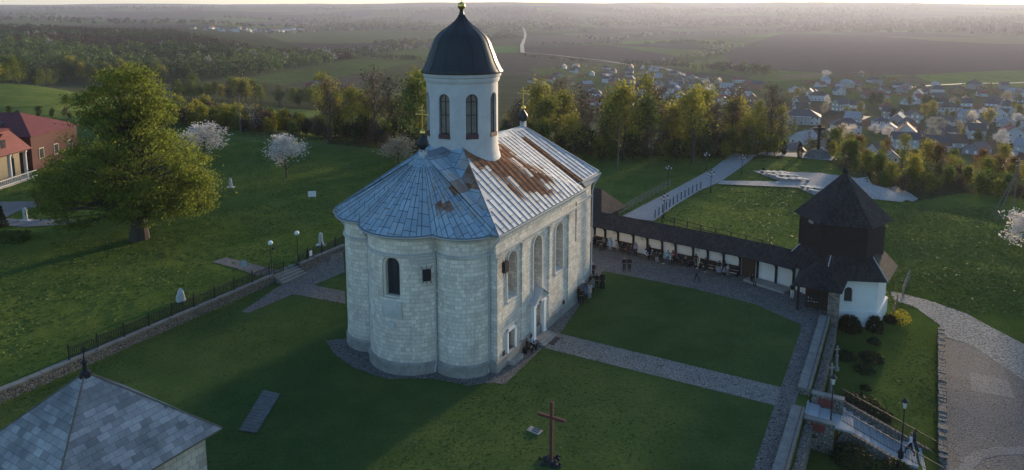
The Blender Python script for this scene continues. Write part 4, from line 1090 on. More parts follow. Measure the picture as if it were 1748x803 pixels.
def carved_stone(px,py,h,label,kind=0,seed=0):
    x,y,z=T(px,py); rr=random.Random(seed); mb=MB()
    n=12; rows=[(.42,0),(.46,.1),(.4,.14),(.36,.3),(.33,.55),(.36,.72),(.3,.88),(.2,.97),(.0,1.0)] if kind else [(.62,0),(.66,.15),(.58,.45),(.5,.7),(.34,.88),(.18,.97),(0,1.)]
    vs=[]
    for i in range(n):
        t=2*math.pi*i/n
        for r,k in rows:
            q=r*(1+rr.uniform(-.14,.14)); vs.append((q*math.cos(t)*h*.46,q*math.sin(t)*h*.36,k*h*(1+.05*math.cos(3*t))))
    m=len(rows); fs=[(i*m+j,((i+1)%n)*m+j,((i+1)%n)*m+j+1,i*m+j+1) for i in range(n) for j in range(m-1)]
    mb.add(vs,fs)
    if kind: mb.ico((0,-.02,h*.9),h*.13,2,jit=.08); mb.box((0,0,.06),(h*.72,h*.5,.14))
    o=mb.build('carved_stone',M_marble,smooth=False); o.location=(x,y,z-.05); o.rotation_euler=(0,0,rr.uniform(-.4,.4))
    tag(o,label,'standing stone','carved stones on the grass')
carved_stone(548,419,1.6,'upright pale carved stone figure near the church apse',1,1)
carved_stone(309,515,1.35,'squat pale carved stone beside the long iron fence',0,2)
carved_stone(394,320,1.55,'pale carved stone right of the big yellow green tree',1,3)
carved_stone(44,377,1.8,'pale carved stone figure in the garden of the red roofed house',1,4)
bx,by,bz=T(533,342)
bb=thing('information_board','white information board on two posts on the far lawn','sign',(bx,by,bz),R(12)); MB().box((0,0,.95),(1.15,.06,.85)).build('panel',M_whitepaint,bb)
for sx in(-.45,.45): MB().box((sx,.05,.3),(.06,.05,.7)).build('leg',M_steel,bb)
ex,ey,ez=T(417,462)
eb=thing('easel_sign','small pale blue board standing on the old footpath left of the gate','sign',(ex,ey,ez),R(20)); MB().box((0,0,.75),(.5,.04,.75),0,0,.15).build('panel',mat('pale_blue_board',(.33,.42,.48),.6,.1,3),eb)
for sx in(-.2,.2): MB().box((sx,.08,.3),(.04,.04,.65)).build('leg',M_steel,eb)
# ------------------------------------------------------------------ lamp posts of the hill path
def lantern(par,c,s=1.):
    x,y,z=c
    MB().lathe([(.07*s,0),(.13*s,.34*s),(.15*s,.36*s),(.02,.37*s)],6,(x,y,z)).build('lantern_glass',M_lampglass,par)
    MB().lathe([(.19*s,.36*s),(.1*s,.48*s),(.03*s,.56*s),(0,.6*s)],6,(x,y,z)).build('lantern_cap',M_iron,par)
def triple_lamp(px,py,h):
    x,y,z=T(px,py); t=thing('lamp_post',None,'lamp post',(x,y,z),random.uniform(-.5,.5),'three armed lamp posts on the hill'); auto(t,'black lamp post with three lanterns on the grassy hill')
    MB().lathe([(.14,0),(.15,.25),(.08,.35),(.06,.6),(.045,h*.8),(0,h*.8)],8).build('pole',M_iron,t)
    for a in range(3):
        q=2*math.pi*a/3+.4; b=MB(); d=(math.cos(q),math.sin(q))
        pts=[(d[0]*r,d[1]*r,zz) for r,zz in((0,h*.72),(.2,h*.69),(.4,h*.7),(.5,h*.75))]; b.path(pts,.028,5); b.build('arm',M_iron,t)
        lantern(t,(d[0]*.5,d[1]*.5,h*.75))
    lantern(t,(0,0,h*.83),1.1)
random.seed(4)
for q in((1133,373,3.7),(1213,329,3.8),(1266,297,3.7),(1140,316,3.6),(1205,291,3.6),(1310,265,3.8)): triple_lamp(*q)
# ------------------------------------------------------------------ path fences
def rail_fence(label,pts,n,h,rails,m,name='rail_fence',off=0.):
    P=[Vector(T(*p)) for p in pts]; t=thing(name,label,'fence',P[0]); Ls=[0]
    for a,b in zip(P,P[1:]): Ls.append(Ls[-1]+(b-a).length)
    Q=[]
    for i in range(n):
        s=Ls[-1]*i/(n-1)
        for k in range(len(P)-1):
            if s<=Ls[k+1]+1e-6: q=P[k].lerp(P[k+1],(s-Ls[k])/(Ls[k+1]-Ls[k])); break
        q.z=gz(q.x,q.y); Q.append(q-P[0])
    for q in Q:
        MB().box((q.x,q.y,q.z+h/2-.05),(.11,.11,h+.1),random.uniform(0,.3)).build('fence_post',m,t)
    for a,b in zip(Q,Q[1:]):
        for r in rails: MB().tube(a+Vector((0,0,r*h)),b+Vector((0,0,r*h)),.04,n=5).build('rail',m,t)
M_fencelight=mat('pale_fence_wood',(.2,.18,.15),.85,.3,3)
rail_fence('pale post and rail fence on the left edge of the hill path',[(1057,369),(1085,352),(1115,335),(1143,320)],13,1.25,(.35,.65,.95),M_fencelight)
rail_fence('row of dark stakes on the right edge of the hill path',[(1118,374),(1150,350),(1180,332),(1196,324)],13,1.3,(),M_iron,'stake_fence')
rail_fence('thin dark rail fence on the grass behind the gallery roof',[(1130,381),(1160,390),(1210,403),(1250,412),(1300,425)],8,1.2,(.5,.95),M_iron)
rail_fence('short whitish rail fence on the slope right of the tower',[(1541,506),(1544,495),(1549,484),(1552,478)],5,1.2,(.4,.9),M_fencelight)
rail_fence('short dark rail fence between the tower wall and the drive',[(1524,545),(1528,532),(1531,520)],4,1.1,(.4,.9),M_wood)
rail_fence('rough lattice fence in front of the dark shed roof',[(1036,368),(1048,362),(1058,366)],7,1.5,(.2,.5,.8),M_wood)
# ------------------------------------------------------------------ stone seats on the terrace
SEATS=[(1307.5,296.5),(1318,296.8),(1328.5,297.2),(1340,297.6),(1319,302),(1332,301.5),(1343,302),(1353,302.6),(1334.5,307.6),(1346.5,307.9),(1358,308),(1371,308.8),(1377.5,323),(1388.5,323.8),(1399,324),(1391,329.5)]
M_seatwood=mat('pale_seat_plank',(.5,.46,.4),.7,.15,2); M_seatleg=mat('grey_concrete_block',(.22,.21,.2),.9,.2,3)
st0=None
for i,(px,py) in enumerate(SEATS):
    x,y,z=T(px,py+2)
    if st0 is None:
        st0=thing('plank_bench',None,'bench',(0,0,0),0,'rows of plank seats on the terrace')
        MB().box((0,0,.5),(2.1,.5,.1)).build('seat',M_seatwood,st0)
        for s in(-.8,.8): MB().box((s,0,.22),(.4,.46,.46)).build('leg',M_seatleg,st0)
        o=st0
    else: o=copy_tree(st0)
    o.location=(x,y,z+.08); o.rotation_euler=(0,0,R(-52)); auto(o,'pale plank seat on grey blocks on the hill terrace')
# ------------------------------------------------------------------ big cross on the edge of the hill
x,y,z=T(1396,268)
mc=thing('monument_cross','tall dark monument cross on a stone mound overlooking the village','cross',(x,y,z),R(8))
mb=MB().lathe([(2.6,-.3),(2.5,.3),(1.9,.9),(1.4,1.3),(.7,1.6),(0,1.6)],14); mb.build('stone_mound',M_rubble,mc)
MB().box((0,0,4.0),(.42,.4,5.2)).build('upright',M_darkwood,mc); MB().box((0,0,5.75),(2.4,.36,.42)).build('crossbar',M_darkwood,mc); MB().box((0,-.22,5.),(.5,.1,1.2)).build('figure',M_iron,mc)
# ------------------------------------------------------------------ poles
def pole(px,py,h,label,lean=0.,strut=None,arms=1):
    x,y,z=T(px,py); t=thing('utility_pole',label,'pole',(x,y,z),R(20)); 
    MB().tube((0,0,-.3),(lean,0,h),.14,.09,8).build('pole_shaft',M_wood,t)
    for k in range(arms): MB().box((lean*(1-.05*k),0,h-.35-.7*k),(1.5,.1,.1)).build('cross_arm',M_wood,t)
    if strut:
        for s in strut: MB().tube((s[0],s[1],-.3),(lean*.8,0,h*.82),.11,.09,7).build('strut',M_wood,t)
pole(1054,292,10.2,'tall thin pole on the far lawn right of the church roof',.35,None,0)
pole(411,229,9.,'dark utility pole left of the small bare blossom tree')
pole(1727,372,9.3,'dark utility pole with two slanting struts at the right edge',.35,[(-4.6,-.8),(-3.0,1.2)],2)
# ------------------------------------------------------------------ stairs down to the plaza
sg0=Vector(WRp(7.6,.75,0)); sdir=Vector((WRD[1],-WRD[0])); sal=Vector((WRD[0],WRD[1]))
stt=thing('stone_stairs','pale stone stairs with iron railings descending from the parapet to the plaza','stairs',(0,0,0))
M_step=mat('pale_step_stone',(.36,.375,.385),.85,.15,1.5)
c0=WRp(8.95,0,0)
for i in range(3):
    q=Vector(WRp(8.95,.4+.75*i,0)); MB().box((q.x,q.y,-.1-.17*i-.35),(.85,1.9,.7),math.atan2(sdir.y,sdir.x)).build('stone_step',M_step,stt)
ld=Vector(WRp(8.95,3.0,0)); MB().box((ld.x,ld.y,-.72),(1.7,1.9,.14),math.atan2(sdir.y,sdir.x)).build('landing',M_step,stt)
fa0=Vector(G(1432,708,-.75)); fa1=Vector(G(1606,806,-3.45)); fd=(fa1-fa0).normalized(); fn2=Vector((-fd.y,fd.x)); FL=(fa1-fa0).length; NS=11; rzf=math.atan2(fd.y,fd.x)
zz=-.6; pos_=0; STEPS=[]
for i in range(NS):
    dep=FL/(NS+2.4); 
    if i==7: dep*=3.2
    c=fa0+fd*(pos_+dep/2); zz-=.245; MB().box((c.x,c.y,zz-.4),(dep+.02,2.9,.8),rzf).build('stone_step' if i!=7 else 'landing',M_step,stt); STEPS.append((pos_,pos_+dep,zz)); pos_+=dep
def fz(s):
    for a,b,z in STEPS:
        if s<b: return z
    return STEPS[-1][2]
for sd_,nm in((1.62,'far'),(-1.62,'near')):
    ck=MB(); rl=MB(); br=MB(); n=24; pts=[]
    for i in range(n):
        s0,s1=FL*i/n,FL*(i+1)/n; c=fa0+fd*((s0+s1)/2)+fn2*sd_; z=-.62-(2.75*((s0+s1)/2)/FL); ck.box((c.x,c.y,z-(.45 if nm=='far' else .86)),(FL/n-.01,.34,1.4),rzf,0,0,math.atan2(2.75,FL)*1.)
        pts.append((c.x,c.y,z+1.15))
        for k in range(3):
            p=fa0+fd*(s0+(s1-s0)*(k+.5)/3)+fn2*sd_; zk=-.62-2.75*(s0+(s1-s0)*(k+.5)/3)/FL; br.tube((p.x,p.y,zk+.3),(p.x,p.y,zk+1.13),.014,n=4)
    rl.path(pts,.035,5); MB().path([(a,b,c_-.75) for a,b,c_ in pts],.02,4).build('lower_rail',M_iron,stt)
    ck.build('stair_cheek',M_rubble,stt); rl.build('hand_rail',M_iron,stt); br.build('railing_bars',M_iron,stt)
def pedestal(px,py,z,label,w_=2.1,h_=1.05):
    x,y=G(px,py,z); t=thing('stone_pedestal',label,'pedestal',(x,y,z-.1),RZR-math.pi/2)
    MB().box((0,0,h_/2-.6),(w_,.42,h_+1.2)).build('pedestal_body',M_rubble,t); MB().box((0,0,h_+.05),(w_+.1,.54,.1)).build('cap_stone',M_cap,t)
    MB().box((-.1,-.23,h_*.55),(w_*.5,.05,h_*.6)).build('red_panel',M_redstone,t)
pedestal(1412,697,-.5,'low stone pedestal with dark red panel behind the stair landing')
pedestal(1398,738,-.8,'low stone pedestal with dark red panel in front of the stair landing',1.9,.95)
def wayside(px,py,label,h):
    x,y,z=T(px,py); t=thing('wayside_cross',label,'cross',(x,y,z),R(10)); MB().lathe([(.26,0),(.24,.3),(.14,.4),(.12,h*.55),(.17,h*.58),(.17,h*.62),(.1,h*.64),(0,h*.64)],8).build('pillar',M_plinth,t)
    b=MB().box((0,0,h*.82),(.12,.1,h*.38)); b.box((0,0,h*.86),(.46,.09,.1)); b.build('cross',M_plinth,t); b=MB(); b.tube((-.3,0,h*.95),(0,0,h*1.12),.03,n=4); b.tube((.3,0,h*.95),(0,0,h*1.12),.03,n=4); b.build('little_roof',M_darkwood,t)
wayside(1427,632,'slender grey wayside cross with little roof on the terrace lawn',2.2)
wayside(1417,672,'grey wayside cross with little roof beside the stairs',2.6)
def street_lamp(px,py,z,h,label):
    x,y=G(px,py,z); t=thing('stair_lamp',label,'lamp post',(x,y,z),0,'lamps along the stairs'); MB().lathe([(.17,0),(.17,.5),(.09,.6),(.05,.8),(.04,h-.6),(0,h-.6)],8).build('pole',M_iron,t); lantern(t,(0,0,h-.62),1.3)
street_lamp(1417,733,-.75,4.0,'black lamp post with lantern at the stair landing')
street_lamp(1537,782,-2.2,4.3,'black lamp post with lantern half way down the stairs')
# low wall between the terrace lawn and the plaza
pw0,pw1=Vector(T(1606,568)[:2]),Vector(T(1609,790)[:2]); d=(pw1-pw0); t=thing('plaza_wall','low rough stone wall between the terrace lawn and the plaza','wall',(pw0.x,pw0.y,0),math.atan2(d.y,d.x))
mb=MB(); random.seed(12); x=0
while x<d.length:
    l=random.uniform(.35,.7); q=pw0+d.normalized()*x; z=gz(q.x,q.y); mb.box((x+l/2,0,z+.12),(l-.02,.55+random.uniform(-.08,.08),.8+random.uniform(-.06,.06)),random.uniform(-.05,.05)); x+=l
mb.build('rubble_stones',M_rubble,t)
# ------------------------------------------------------------------ vegetation
def leafmat(name,col,var=.35,trans=.35,hue=.0):
    m,nt,b,out=newmat(name)
    g=nd(nt,'ShaderNodeNewGeometry'); oi=nd(nt,'ShaderNodeObjectInfo')
    r=ramp(nt,g.outputs['Random Per Island'],[(0,scl(col,1-var)),(.5,col),(1,(min(1,col[0]*(1+var*1.2)),min(1,col[1]*(1+var)),col[2]*(1+var*.3)))])
    c=mix(nt,1.,r,ramp(nt,oi.outputs['Random'],[(0,(.72,.78,.8)),(.5,(1,1,1)),(1,(1.3,1.12,.9))]),'MULTIPLY')
    lk(nt,c,b.inputs['Base Color']); b.inputs['Roughness'].default_value=.7; b.inputs['Specular IOR Level'].default_value=.12
    t=nd(nt,'ShaderNodeBsdfTranslucent'); lk(nt,c,t.inputs['Color'])
    ms=nd(nt,'ShaderNodeMixShader'); ms.inputs[0].default_value=trans; lk(nt,b.outputs[0],ms.inputs[1]); lk(nt,t.outputs[0],ms.inputs[2]); lk(nt,ms.outputs[0],out.inputs[0])
    return m
L_green=leafmat('fresh_green_leaves',(.1,.135,.03)); L_dark=leafmat('dark_green_leaves',(.045,.07,.024)); L_yellow=leafmat('yellow_green_leaves',(.19,.19,.035),.3,.45)
L_brown=leafmat('brown_buds',(.105,.08,.06),.35,.2); L_white=leafmat('white_blossom',(.62,.58,.56),.16,.3); L_rust=leafmat('rusty_young_leaves',(.14,.085,.03),.3)
L_grey=leafmat('grey_blossom',(.3,.29,.25),.25,.25); L_lime=leafmat('lime_tree_leaves',(.13,.165,.03),.4,.5); L_forsy=leafmat('yellow_bloom',(.3,.26,.02),.3,.35)
M_bark=mat('grey_brown_bark',(.06,.05,.042),.95,.35,3.); M_barkdark=mat('dark_bark',(.03,.026,.023),.95,.35,3.)
def quads(P,size,rg,flat=.0):
    n=len(P); a=rg.normal(size=(n,3)); a/=np.linalg.norm(a,axis=1,keepdims=True)+1e-9
    c=rg.normal(size=(n,3)); b=np.cross(a,c); b/=np.linalg.norm(b,axis=1,keepdims=True)+1e-9
    s=size*rg.uniform(.55,1.25,(n,1)); a=a*s; b=b*s*.62
    V=np.stack([P-a,P-b*.9,P+a,P+b],1).reshape(-1,3); Fq=np.arange(4*n).reshape(-1,4); return V,Fq
def grow(seed,h,spread,first=.3,nl=13,sub=5,leaf_n=1100,leaf=.3,up=.45,fine=0,trunk_r=.016,sig=.06,top=.95,lm=None):
    """a tapered trunk with limbs and twigs, and leaves gathered along the twigs"""
    rr=random.Random(seed); rg=np.random.default_rng(seed); mb=MB(); r0=h*trunk_r
    pts=[Vector((0,0,-.3))]; n=7; lean=Vector((rr.uniform(-.06,.06),rr.uniform(-.06,.06),0))
    for i in range(1,n+1):
        z=h*top*i/n; pts.append(Vector((lean.x*z+rr.uniform(-.02,.02)*h,lean.y*z+rr.uniform(-.02,.02)*h,z)))
    for i in range(n): mb.tube(pts[i],pts[i+1],r0*(1-i/(n+.6)),r0*(1-(i+1)/(n+.6)),6,cap=False)
    def at(t):
        x=t*n; i=min(int(x),n-1); return pts[i].lerp(pts[i+1],x-i)
    anchors=[]
    for k in range(nl):
        t=first+(1-first)*(k+rr.random())/nl*.97; p=at(t); az=k*2.4+rr.uniform(-.5,.5)
        Ln=spread*(1-.62*((t-first)/(1-first))**1.3)*rr.uniform(.7,1.15); el=up+rr.uniform(-.15,.25)+.35*t
        d=Vector((math.cos(az)*math.cos(el),math.sin(az)*math.cos(el),math.sin(el))); q=[p]
        for s in range(4):
            d=(d+Vector((rr.uniform(-.2,.2),rr.uniform(-.2,.2),rr.uniform(-.02,.2)))).normalized(); q.append(q[-1]+d*Ln/4)
        rl=r0*(.5-.3*t)
        for s in range(4): mb.tube(q[s],q[s+1],rl*(1-s/4.6),rl*(1-(s+1)/4.6),4,cap=False)
        for s in range(sub):
            u=rr.uniform(.25,1.)*4; i=min(int(u),3); b0=q[i].lerp(q[i+1],u-i); d2=(d+Vector((rr.uniform(-1,1),rr.uniform(-1,1),rr.uniform(-.3,.7)))).normalized(); l2=Ln*rr.uniform(.22,.42)
            b1=b0+d2*l2*.5; b2=b1+(d2+Vector((rr.uniform(-.3,.3),rr.uniform(-.3,.3),.25))).normalized()*l2*.5
            mb.tube(b0,b1,rl*.3,rl*.2,3,cap=False); mb.tube(b1,b2,rl*.2,rl*.08,3,cap=False); anchors+= [b0,b1,b2,b2]
            for f in range(fine):
                g0=b0.lerp(b2,rr.uniform(.2,1)); g1=g0+Vector((rr.uniform(-1,1),rr.uniform(-1,1),rr.uniform(-.2,1))).normalized()*l2*.4
                mb.tube(g0,g1,rl*.1,rl*.05,3,cap=False); anchors.append(g1)
        anchors.append(q[-1])
    anchors.append(pts[-1])
    Aa=np.array([tuple(a) for a in anchors]); P=Aa[rg.integers(0,len(Aa),leaf_n)]+rg.normal(size=(leaf_n,3))*h*sig*np.array((1,1,.8))
    P[:,2]=np.maximum(P[:,2],h*.08)
    V,Fq=quads(P,leaf,rg)
    return mb.mesh('trunk',M_bark),np_mesh('crown',V,Fq,lm or L_green)
def plant(meshes,name,loc,rz,s,label,cat,group,sz=None):
    t=thing(name,None,cat,loc,rz,group); t.scale=(s,s,sz or s)
    link('trunk',meshes[0],t); link('crown',meshes[1],t)
    if label: auto(t,label)
    return t
def variant(meshes,lm):
    c=meshes[1].copy(); c.materials.clear(); c.materials.append(lm); return (meshes[0],c)
TR={}
TR['airy']=[grow(100+i,13,4.2,.3,14,6,1100,.26,.55,2,lm=L_yellow,sig=.045) for i in range(2)]
TR['green']=[grow(110+i,12,4.,.25,15,5,1900,.3,.45,0,sig=.07,lm=L_green) for i in range(2)]
TR['bare']=[grow(120+i,13,4.4,.28,15,7,620,.22,.6,4,sig=.04,lm=L_brown) for i in range(2)]
TR['rust']=[variant(TR['airy'][0],L_rust),variant(TR['green'][1],L_rust)]
TR['dark']=[variant(TR['green'][0],L_dark),variant(TR['green'][1],L_dark)]
TR['yellow']=[variant(TR['green'][0],L_yellow),variant(TR['green'][1],L_yellow)]
TR['white']=[grow(130+i,4.6,2.5,.22,12,5,2300,.12,.4,1,trunk_r=.022,sig=.075,lm=L_white) for i in range(2)]
TR['greywhite']=[variant(t,L_grey) for t in TR['white']]
TR['bush']=[grow(140+i,3.2,1.7,.08,16,4,1200,.15,.6,0,trunk_r=.012,sig=.09,lm=L_yellow) for i in range(2)]
TR['darkbush']=[variant(TR['bush'][0],L_dark),variant(TR['bush'][1],L_dark)]
TR['greenbush']=[variant(TR['bush'][0],L_green),variant(TR['bush'][1],L_green)]
TR['brownbush']=[variant(TR['bush'][0],L_brown),variant(TR['bush'][1],L_brown)]
KW={'airy':'thin leaved yellowish tree','green':'fresh green leafy tree','bare':'bare brown twiggy tree','rust':'rusty young leaved tree','dark':'dense dark green tree','yellow':'bright yellow green tree','white':'white blossoming tree','greywhite':'grey white blossoming tree','bush':'yellow green bush','darkbush':'dark green bush','greenbush':'mid green bush','brownbush':'bare brown bush'}
NM={'white':'blossom_tree','greywhite':'blossom_tree','bush':'bush','darkbush':'bush','greenbush':'bush','brownbush':'bush'}
def put(kind,x,y,h,place,group,rr,sink=.1):
    ms=rr.choice(TR[kind]); base={'airy':13,'green':12,'bare':13,'rust':12.5,'dark':12,'yellow':12,'white':4.6,'greywhite':4.6}.get(kind,3.2)
    s=h/base*rr.uniform(.9,1.12)
    return plant(ms,NM.get(kind,'tree'),(x,y,gz(x,y)-sink),rr.uniform(0,6.28),s*rr.uniform(.9,1.15),f'{KW[kind]} {place}','bush' if 'bush' in kind else 'tree',group,s)
def inside(x,y,poly):
    c=False; j=len(poly)-1
    for i in range(len(poly)):
        if (poly[i][1]>y)!=(poly[j][1]>y) and x<(poly[j][0]-poly[i][0])*(y-poly[i][1])/(poly[j][1]-poly[i][1]+1e-12)+poly[i][0]: c=not c
        j=i
    return c
def fill(poly,n,gap,rr,tries=40):
    xs=[p[0] for p in poly]; ys=[p[1] for p in poly]; out=[]
    for _ in range(n*tries):
        x,y=rr.uniform(min(xs),max(xs)),rr.uniform(min(ys),max(ys))
        if inside(x,y,poly) and all((x-a)**2+(y-b)**2>gap*gap for a,b in out): out.append((x,y))
        if len(out)>=n: break
    return out
def belt(px_front,depth,n,gap,kinds,hrange,place,group,seed,under=None):
    rr=random.Random(seed); fr=[T(*p)[:2] for p in px_front]
    bk_=[(x*(1+depth/math.hypot(x,y)),y*(1+depth/math.hypot(x,y))) for x,y in fr]
    for x,y in fill(fr+bk_[::-1],n,gap,rr):
        put(rr.choices([k for k,_ in kinds],[w for _,w in kinds])[0],x,y,rr.uniform(*hrange),place,group,rr)
belt([(556,246),(640,255),(740,266)],55,30,5.,[('bare',6),('airy',4),('yellow',1.),('green',.6),('rust',.2)],(8.5,15.5),'in the wood left of the drum','trees in the wood behind the lawn',1)
belt([(868,262),(960,280),(1060,287),(1200,280),(1335,272)],45,70,4.3,[('bare',4.6),('airy',6.),('yellow',1.6),('rust',.3),('green',1.3)],(7.,14.5),'in the wood behind the nave','trees in the wood behind the lawn',2)
belt([(860,258),(960,276),(1060,284),(1200,277),(1330,268)],16,60,2.1,[('darkbush',2.5),('greenbush',4),('brownbush',3),('bush',2)],(2.4,5.4),'at the foot of the wood','bushes below the woods',3)
belt([(556,240),(640,250),(740,262)],12,30,2.,[('darkbush',3),('brownbush',4),('greenbush',2)],(2.5,5),'at the wood edge left of the church','bushes below the woods',4)
belt([(1420,275),(1480,300),(1560,335),(1640,330),(1800,345)],40,40,4.2,[('rust',1.2),('yellow',3),('airy',3),('bare',2.),('green',1.5)],(3.5,6.5),'on the slope right of the tower','trees on the slope to the village',5)
belt([(1415,278),(1480,304),(1560,338),(1640,334),(1800,352)],14,36,2.5,[('bush',3),('greenbush',3),('brownbush',1.5)],(2.,4.2),'at the edge of the slope','bushes on the slope to the village',6)
# left hand hedges and copses
belt([(285,218),(400,226),(550,240)],34,120,2.1,[('bush',6),('brownbush',2),('greenbush',2)],(2.6,4.6),'in the left thicket','bushes of the left thicket',7)
belt([(296,176),(420,180),(580,190)],42,50,4.4,[('dark',3),('green',3),('yellow',1.2),('bare',1.5)],(7,11),'in the copse above the thicket','trees of the left copse',8)
belt([(-260,150),(-60,146),(120,142),(290,146)],45,56,5.6,[('dark',4),('green',3),('bare',1.),('yellow',.8)],(9,13),'along the left meadow top','trees at the top of the meadow',9)
belt([(-40,205),(90,205),(270,208)],7,20,2.4,[('darkbush',3),('greenbush',3),('brownbush',1)],(1.,2.2),'on the bank behind the red house','bushes on the bank',10)
rr=random.Random(50)
for px,py,h,lab in ((113,182,2.6,None),(60,147,2.5,None),(150,146,3.4,None),(250,152,2.2,None),(430,205,2.,None)):
    x,y,z=T(px,py); put('greenbush',x,y,h,'alone in the left meadow','lone bushes of the meadow',rr)
# the big lime tree
bxy=T(238,408)
def lime():
    rg=np.random.default_rng(77); rr=random.Random(77); mb=MB()
    mb.tube((0,0,-.4),(.1,0,1.6),1.25,.95,12); mb.tube((.1,0,1.6),(.2,.1,4.),.95,.8,12)
    blobs=[((-1.2,0,17.4),(4.9,4.7,3.7)),((-.6,0,16.4),(5.3,5.1,4.2)),((-.8,0,12.6),(5.6,5.4,3.8)),((.6,.4,9.4),(7.6,7,4.2)),((5.2,-1,7.2),(4.4,4.8,4.)),((-6.6,0,7.6),(5.2,5.2,3.9)),((-3,-4,5.4),(6.,4.5,3.2)),((3,-5,5.2),(5,4.,3.)),((-9.6,1,6.),(3.2,3.4,2.5)),((6.6,0,5.8),(2.8,3.4,2.8)),((0,5,8),(6.4,5,4.8)),((.4,0,18.2),(3.9,3.8,3.2))]
    A_=[]
    for c,r in blobs:
        vol=r[0]*r[1]*r[2]; k=int(40+vol*.34)
        for _ in range(k):
            d=rg.normal(size=3); d/=np.linalg.norm(d); q=rg.uniform(.3,1.04)**.45
            A_.append(np.array(c)+d*np.array(r)*q)
    A_=np.array(A_); A_=A_[A_[:,2]>2.1]
    for i in range(0,len(A_),3):
        p=A_[i]; s=Vector((.15,.05,min(15,max(2.6,p[2]*.62)))); e=Vector(p); m_=s.lerp(e,.5)+Vector((0,0,.5)); mb.tube(s,m_,.16,.1,4,cap=False); mb.tube(m_,e,.1,.03,4,cap=False)
    rs=.4+.6*rg.random(len(A_)); n=70000; idx=rg.integers(0,len(A_),n); d=rg.normal(size=(n,3)); 
    P=A_[idx]+d*rs[idx][:,None]*np.array((.85,.85,.42)); P=P[P[:,2]>2.7+1.1*np.exp(-(P[:,0]**2)/9)]
    V,Fq=quads(P,.15,rg); return mb.mesh('trunk',M_bark),np_mesh('crown',V,Fq,L_lime)
ms=lime(); t=thing('lime_tree','very large broad lime tree with young yellow green leaves on the left lawn','tree',(bxy[0],bxy[1],bxy[2]-.1),.0); link('trunk',ms[0],t); link('crown',ms[1],t)
# blossom trees on the lawns
def blossom(px,py,h,lab,k,kind='white',wide=1.15):
    x,y,z=T(px,py); ms=TR[kind][k]; s=h/4.6; t=thing('blossom_tree',lab,'tree',(x,y,z-.05),k*1.3,'blossoming trees on the lawns'); t.scale=(s*wide,s*wide,s); link('trunk',ms[0],t); link('crown',ms[1],t)
blossom(489,304,6.6,'white blossoming fruit tree alone on the far left lawn',0)
blossom(352,272,5.6,'wide white blossoming tree beside the big lime tree',1,'white',1.75)
blossom(682,285,4.6,'grey white blossoming bush beside the church roof',1,'greywhite',1.6)
blossom(1752,442,5.6,'white blossoming tree cut by the right frame edge',0,'white',1.2)
x,y,z=T(430,232); plant(grow(171,6.,3,.2,10,6,260,.14,.5,3,trunk_r=.02,lm=L_grey),'bare_tree',(x,y,z),0,1.,'bare grey tree with few blossoms by the utility pole','tree',None)
# clipped shrubs by the tower and on the terrace
def shrub(px,py,r,h,lab,lm,n=900,leaf=.11,group='shrubs on the terrace lawn',loose=.12):
    x,y,z=T(px,py); rg=np.random.default_rng(int(px*7+py)); d=rg.normal(size=(n,3)); d/=np.linalg.norm(d,axis=1,keepdims=True); d[:,2]=np.abs(d[:,2])
    q=rg.uniform(.75,1.+loose,(n,1)); P=d*q*np.array((r,r,h)); V,Fq=quads(P,leaf,rg)
    t=thing('shrub',lab,'shrub',(x,y,z),0,group); link('crown',np_mesh('crown',V,Fq,lm),t)
    mb=MB()
    for i in range(7): a=i*.9; mb.tube((0,0,-.1),(math.cos(a)*r*.6,math.sin(a)*r*.6,h*.7),.04,.015,4)
    mb.build('stem',M_barkdark,t)
L_box=leafmat('boxwood_leaves',(.018,.028,.012),.35,.15); L_low=leafmat('juniper_needles',(.03,.045,.02),.4,.15); L_hedge=leafmat('clipped_hedge_leaves',(.07,.1,.025),.3,.25)
shrub(1450,563,1.05,1.35,'large dark clipped ball shrub against the white tower wall',L_box,1500); shrub(1493,565,.75,1.4,'smaller dark clipped ball shrub right of the large ball',L_box,1200)
shrub(1536,551,.75,1.0,'bright yellow flowering forsythia at the tower corner',L_forsy,520,.09,None,.45); shrub(1519,550,.6,.7,'low dark shrub between the ball shrub and the forsythia',L_box,500)
for px,py,r,h,l in ((1491,586,.55,.5,'small flat juniper below the smaller ball shrub'),(1441,610,.95,.5,'flat dark juniper near the parapet'),(1487,615,1.,.7,'spreading juniper with pale tips in mid terrace'),(1475,633,.85,.5,'dark flat juniper below the pale tipped one'),(1470,690,1.3,.55,'wide low juniper behind the stair railing'),(1500,710,1.,.5,'low juniper just above the stair railing'),(1477,664,.4,.35,'tiny juniper in the middle of the terrace'),(1455,790,1.4,1.1,'broad dark bush below the stairs'),(1530,805,.9,.7,'dark bush below the stair railing at the frame edge'),(1412,748,.35,.6,'small yellow green shrub in front of the red panel')):
    shrub(px,py,r,h,l,L_low if 'yellow' not in l else L_yellow,int(420*r*r+260))
for px,py,w_,d_,h_,l in ((20,412,3.4,2.,1.,'clipped yellow green box hedge at the left edge'),(4,388,1.,1.,2.6,'dark conical evergreen at the left frame edge')):
    x,y,z=T(px,py); rg=np.random.default_rng(px); n=2200; u=rg.uniform(-1,1,(n,3)); k=rg.integers(0,3,n); sg=np.sign(u[np.arange(n),k]); u[np.arange(n),k]=sg; u[:,2]=np.abs(u[:,2])
    if h_>2: u[:,:2]*=(1.05-u[:,2:3])
    P=u*np.array((w_/2,d_/2,h_))+rg.normal(size=(n,3))*.05; V,Fq=quads(P,.1,rg); t=thing('hedge' if h_<2 else 'evergreen',l,'hedge' if h_<2 else 'tree',(x,y,z),0); link('crown',np_mesh('crown',V,Fq,L_hedge if h_<2 else L_box),t); MB().tube((0,0,-.1),(0,0,h_*.7),.08,.03,6).build('stem',M_barkdark,t)
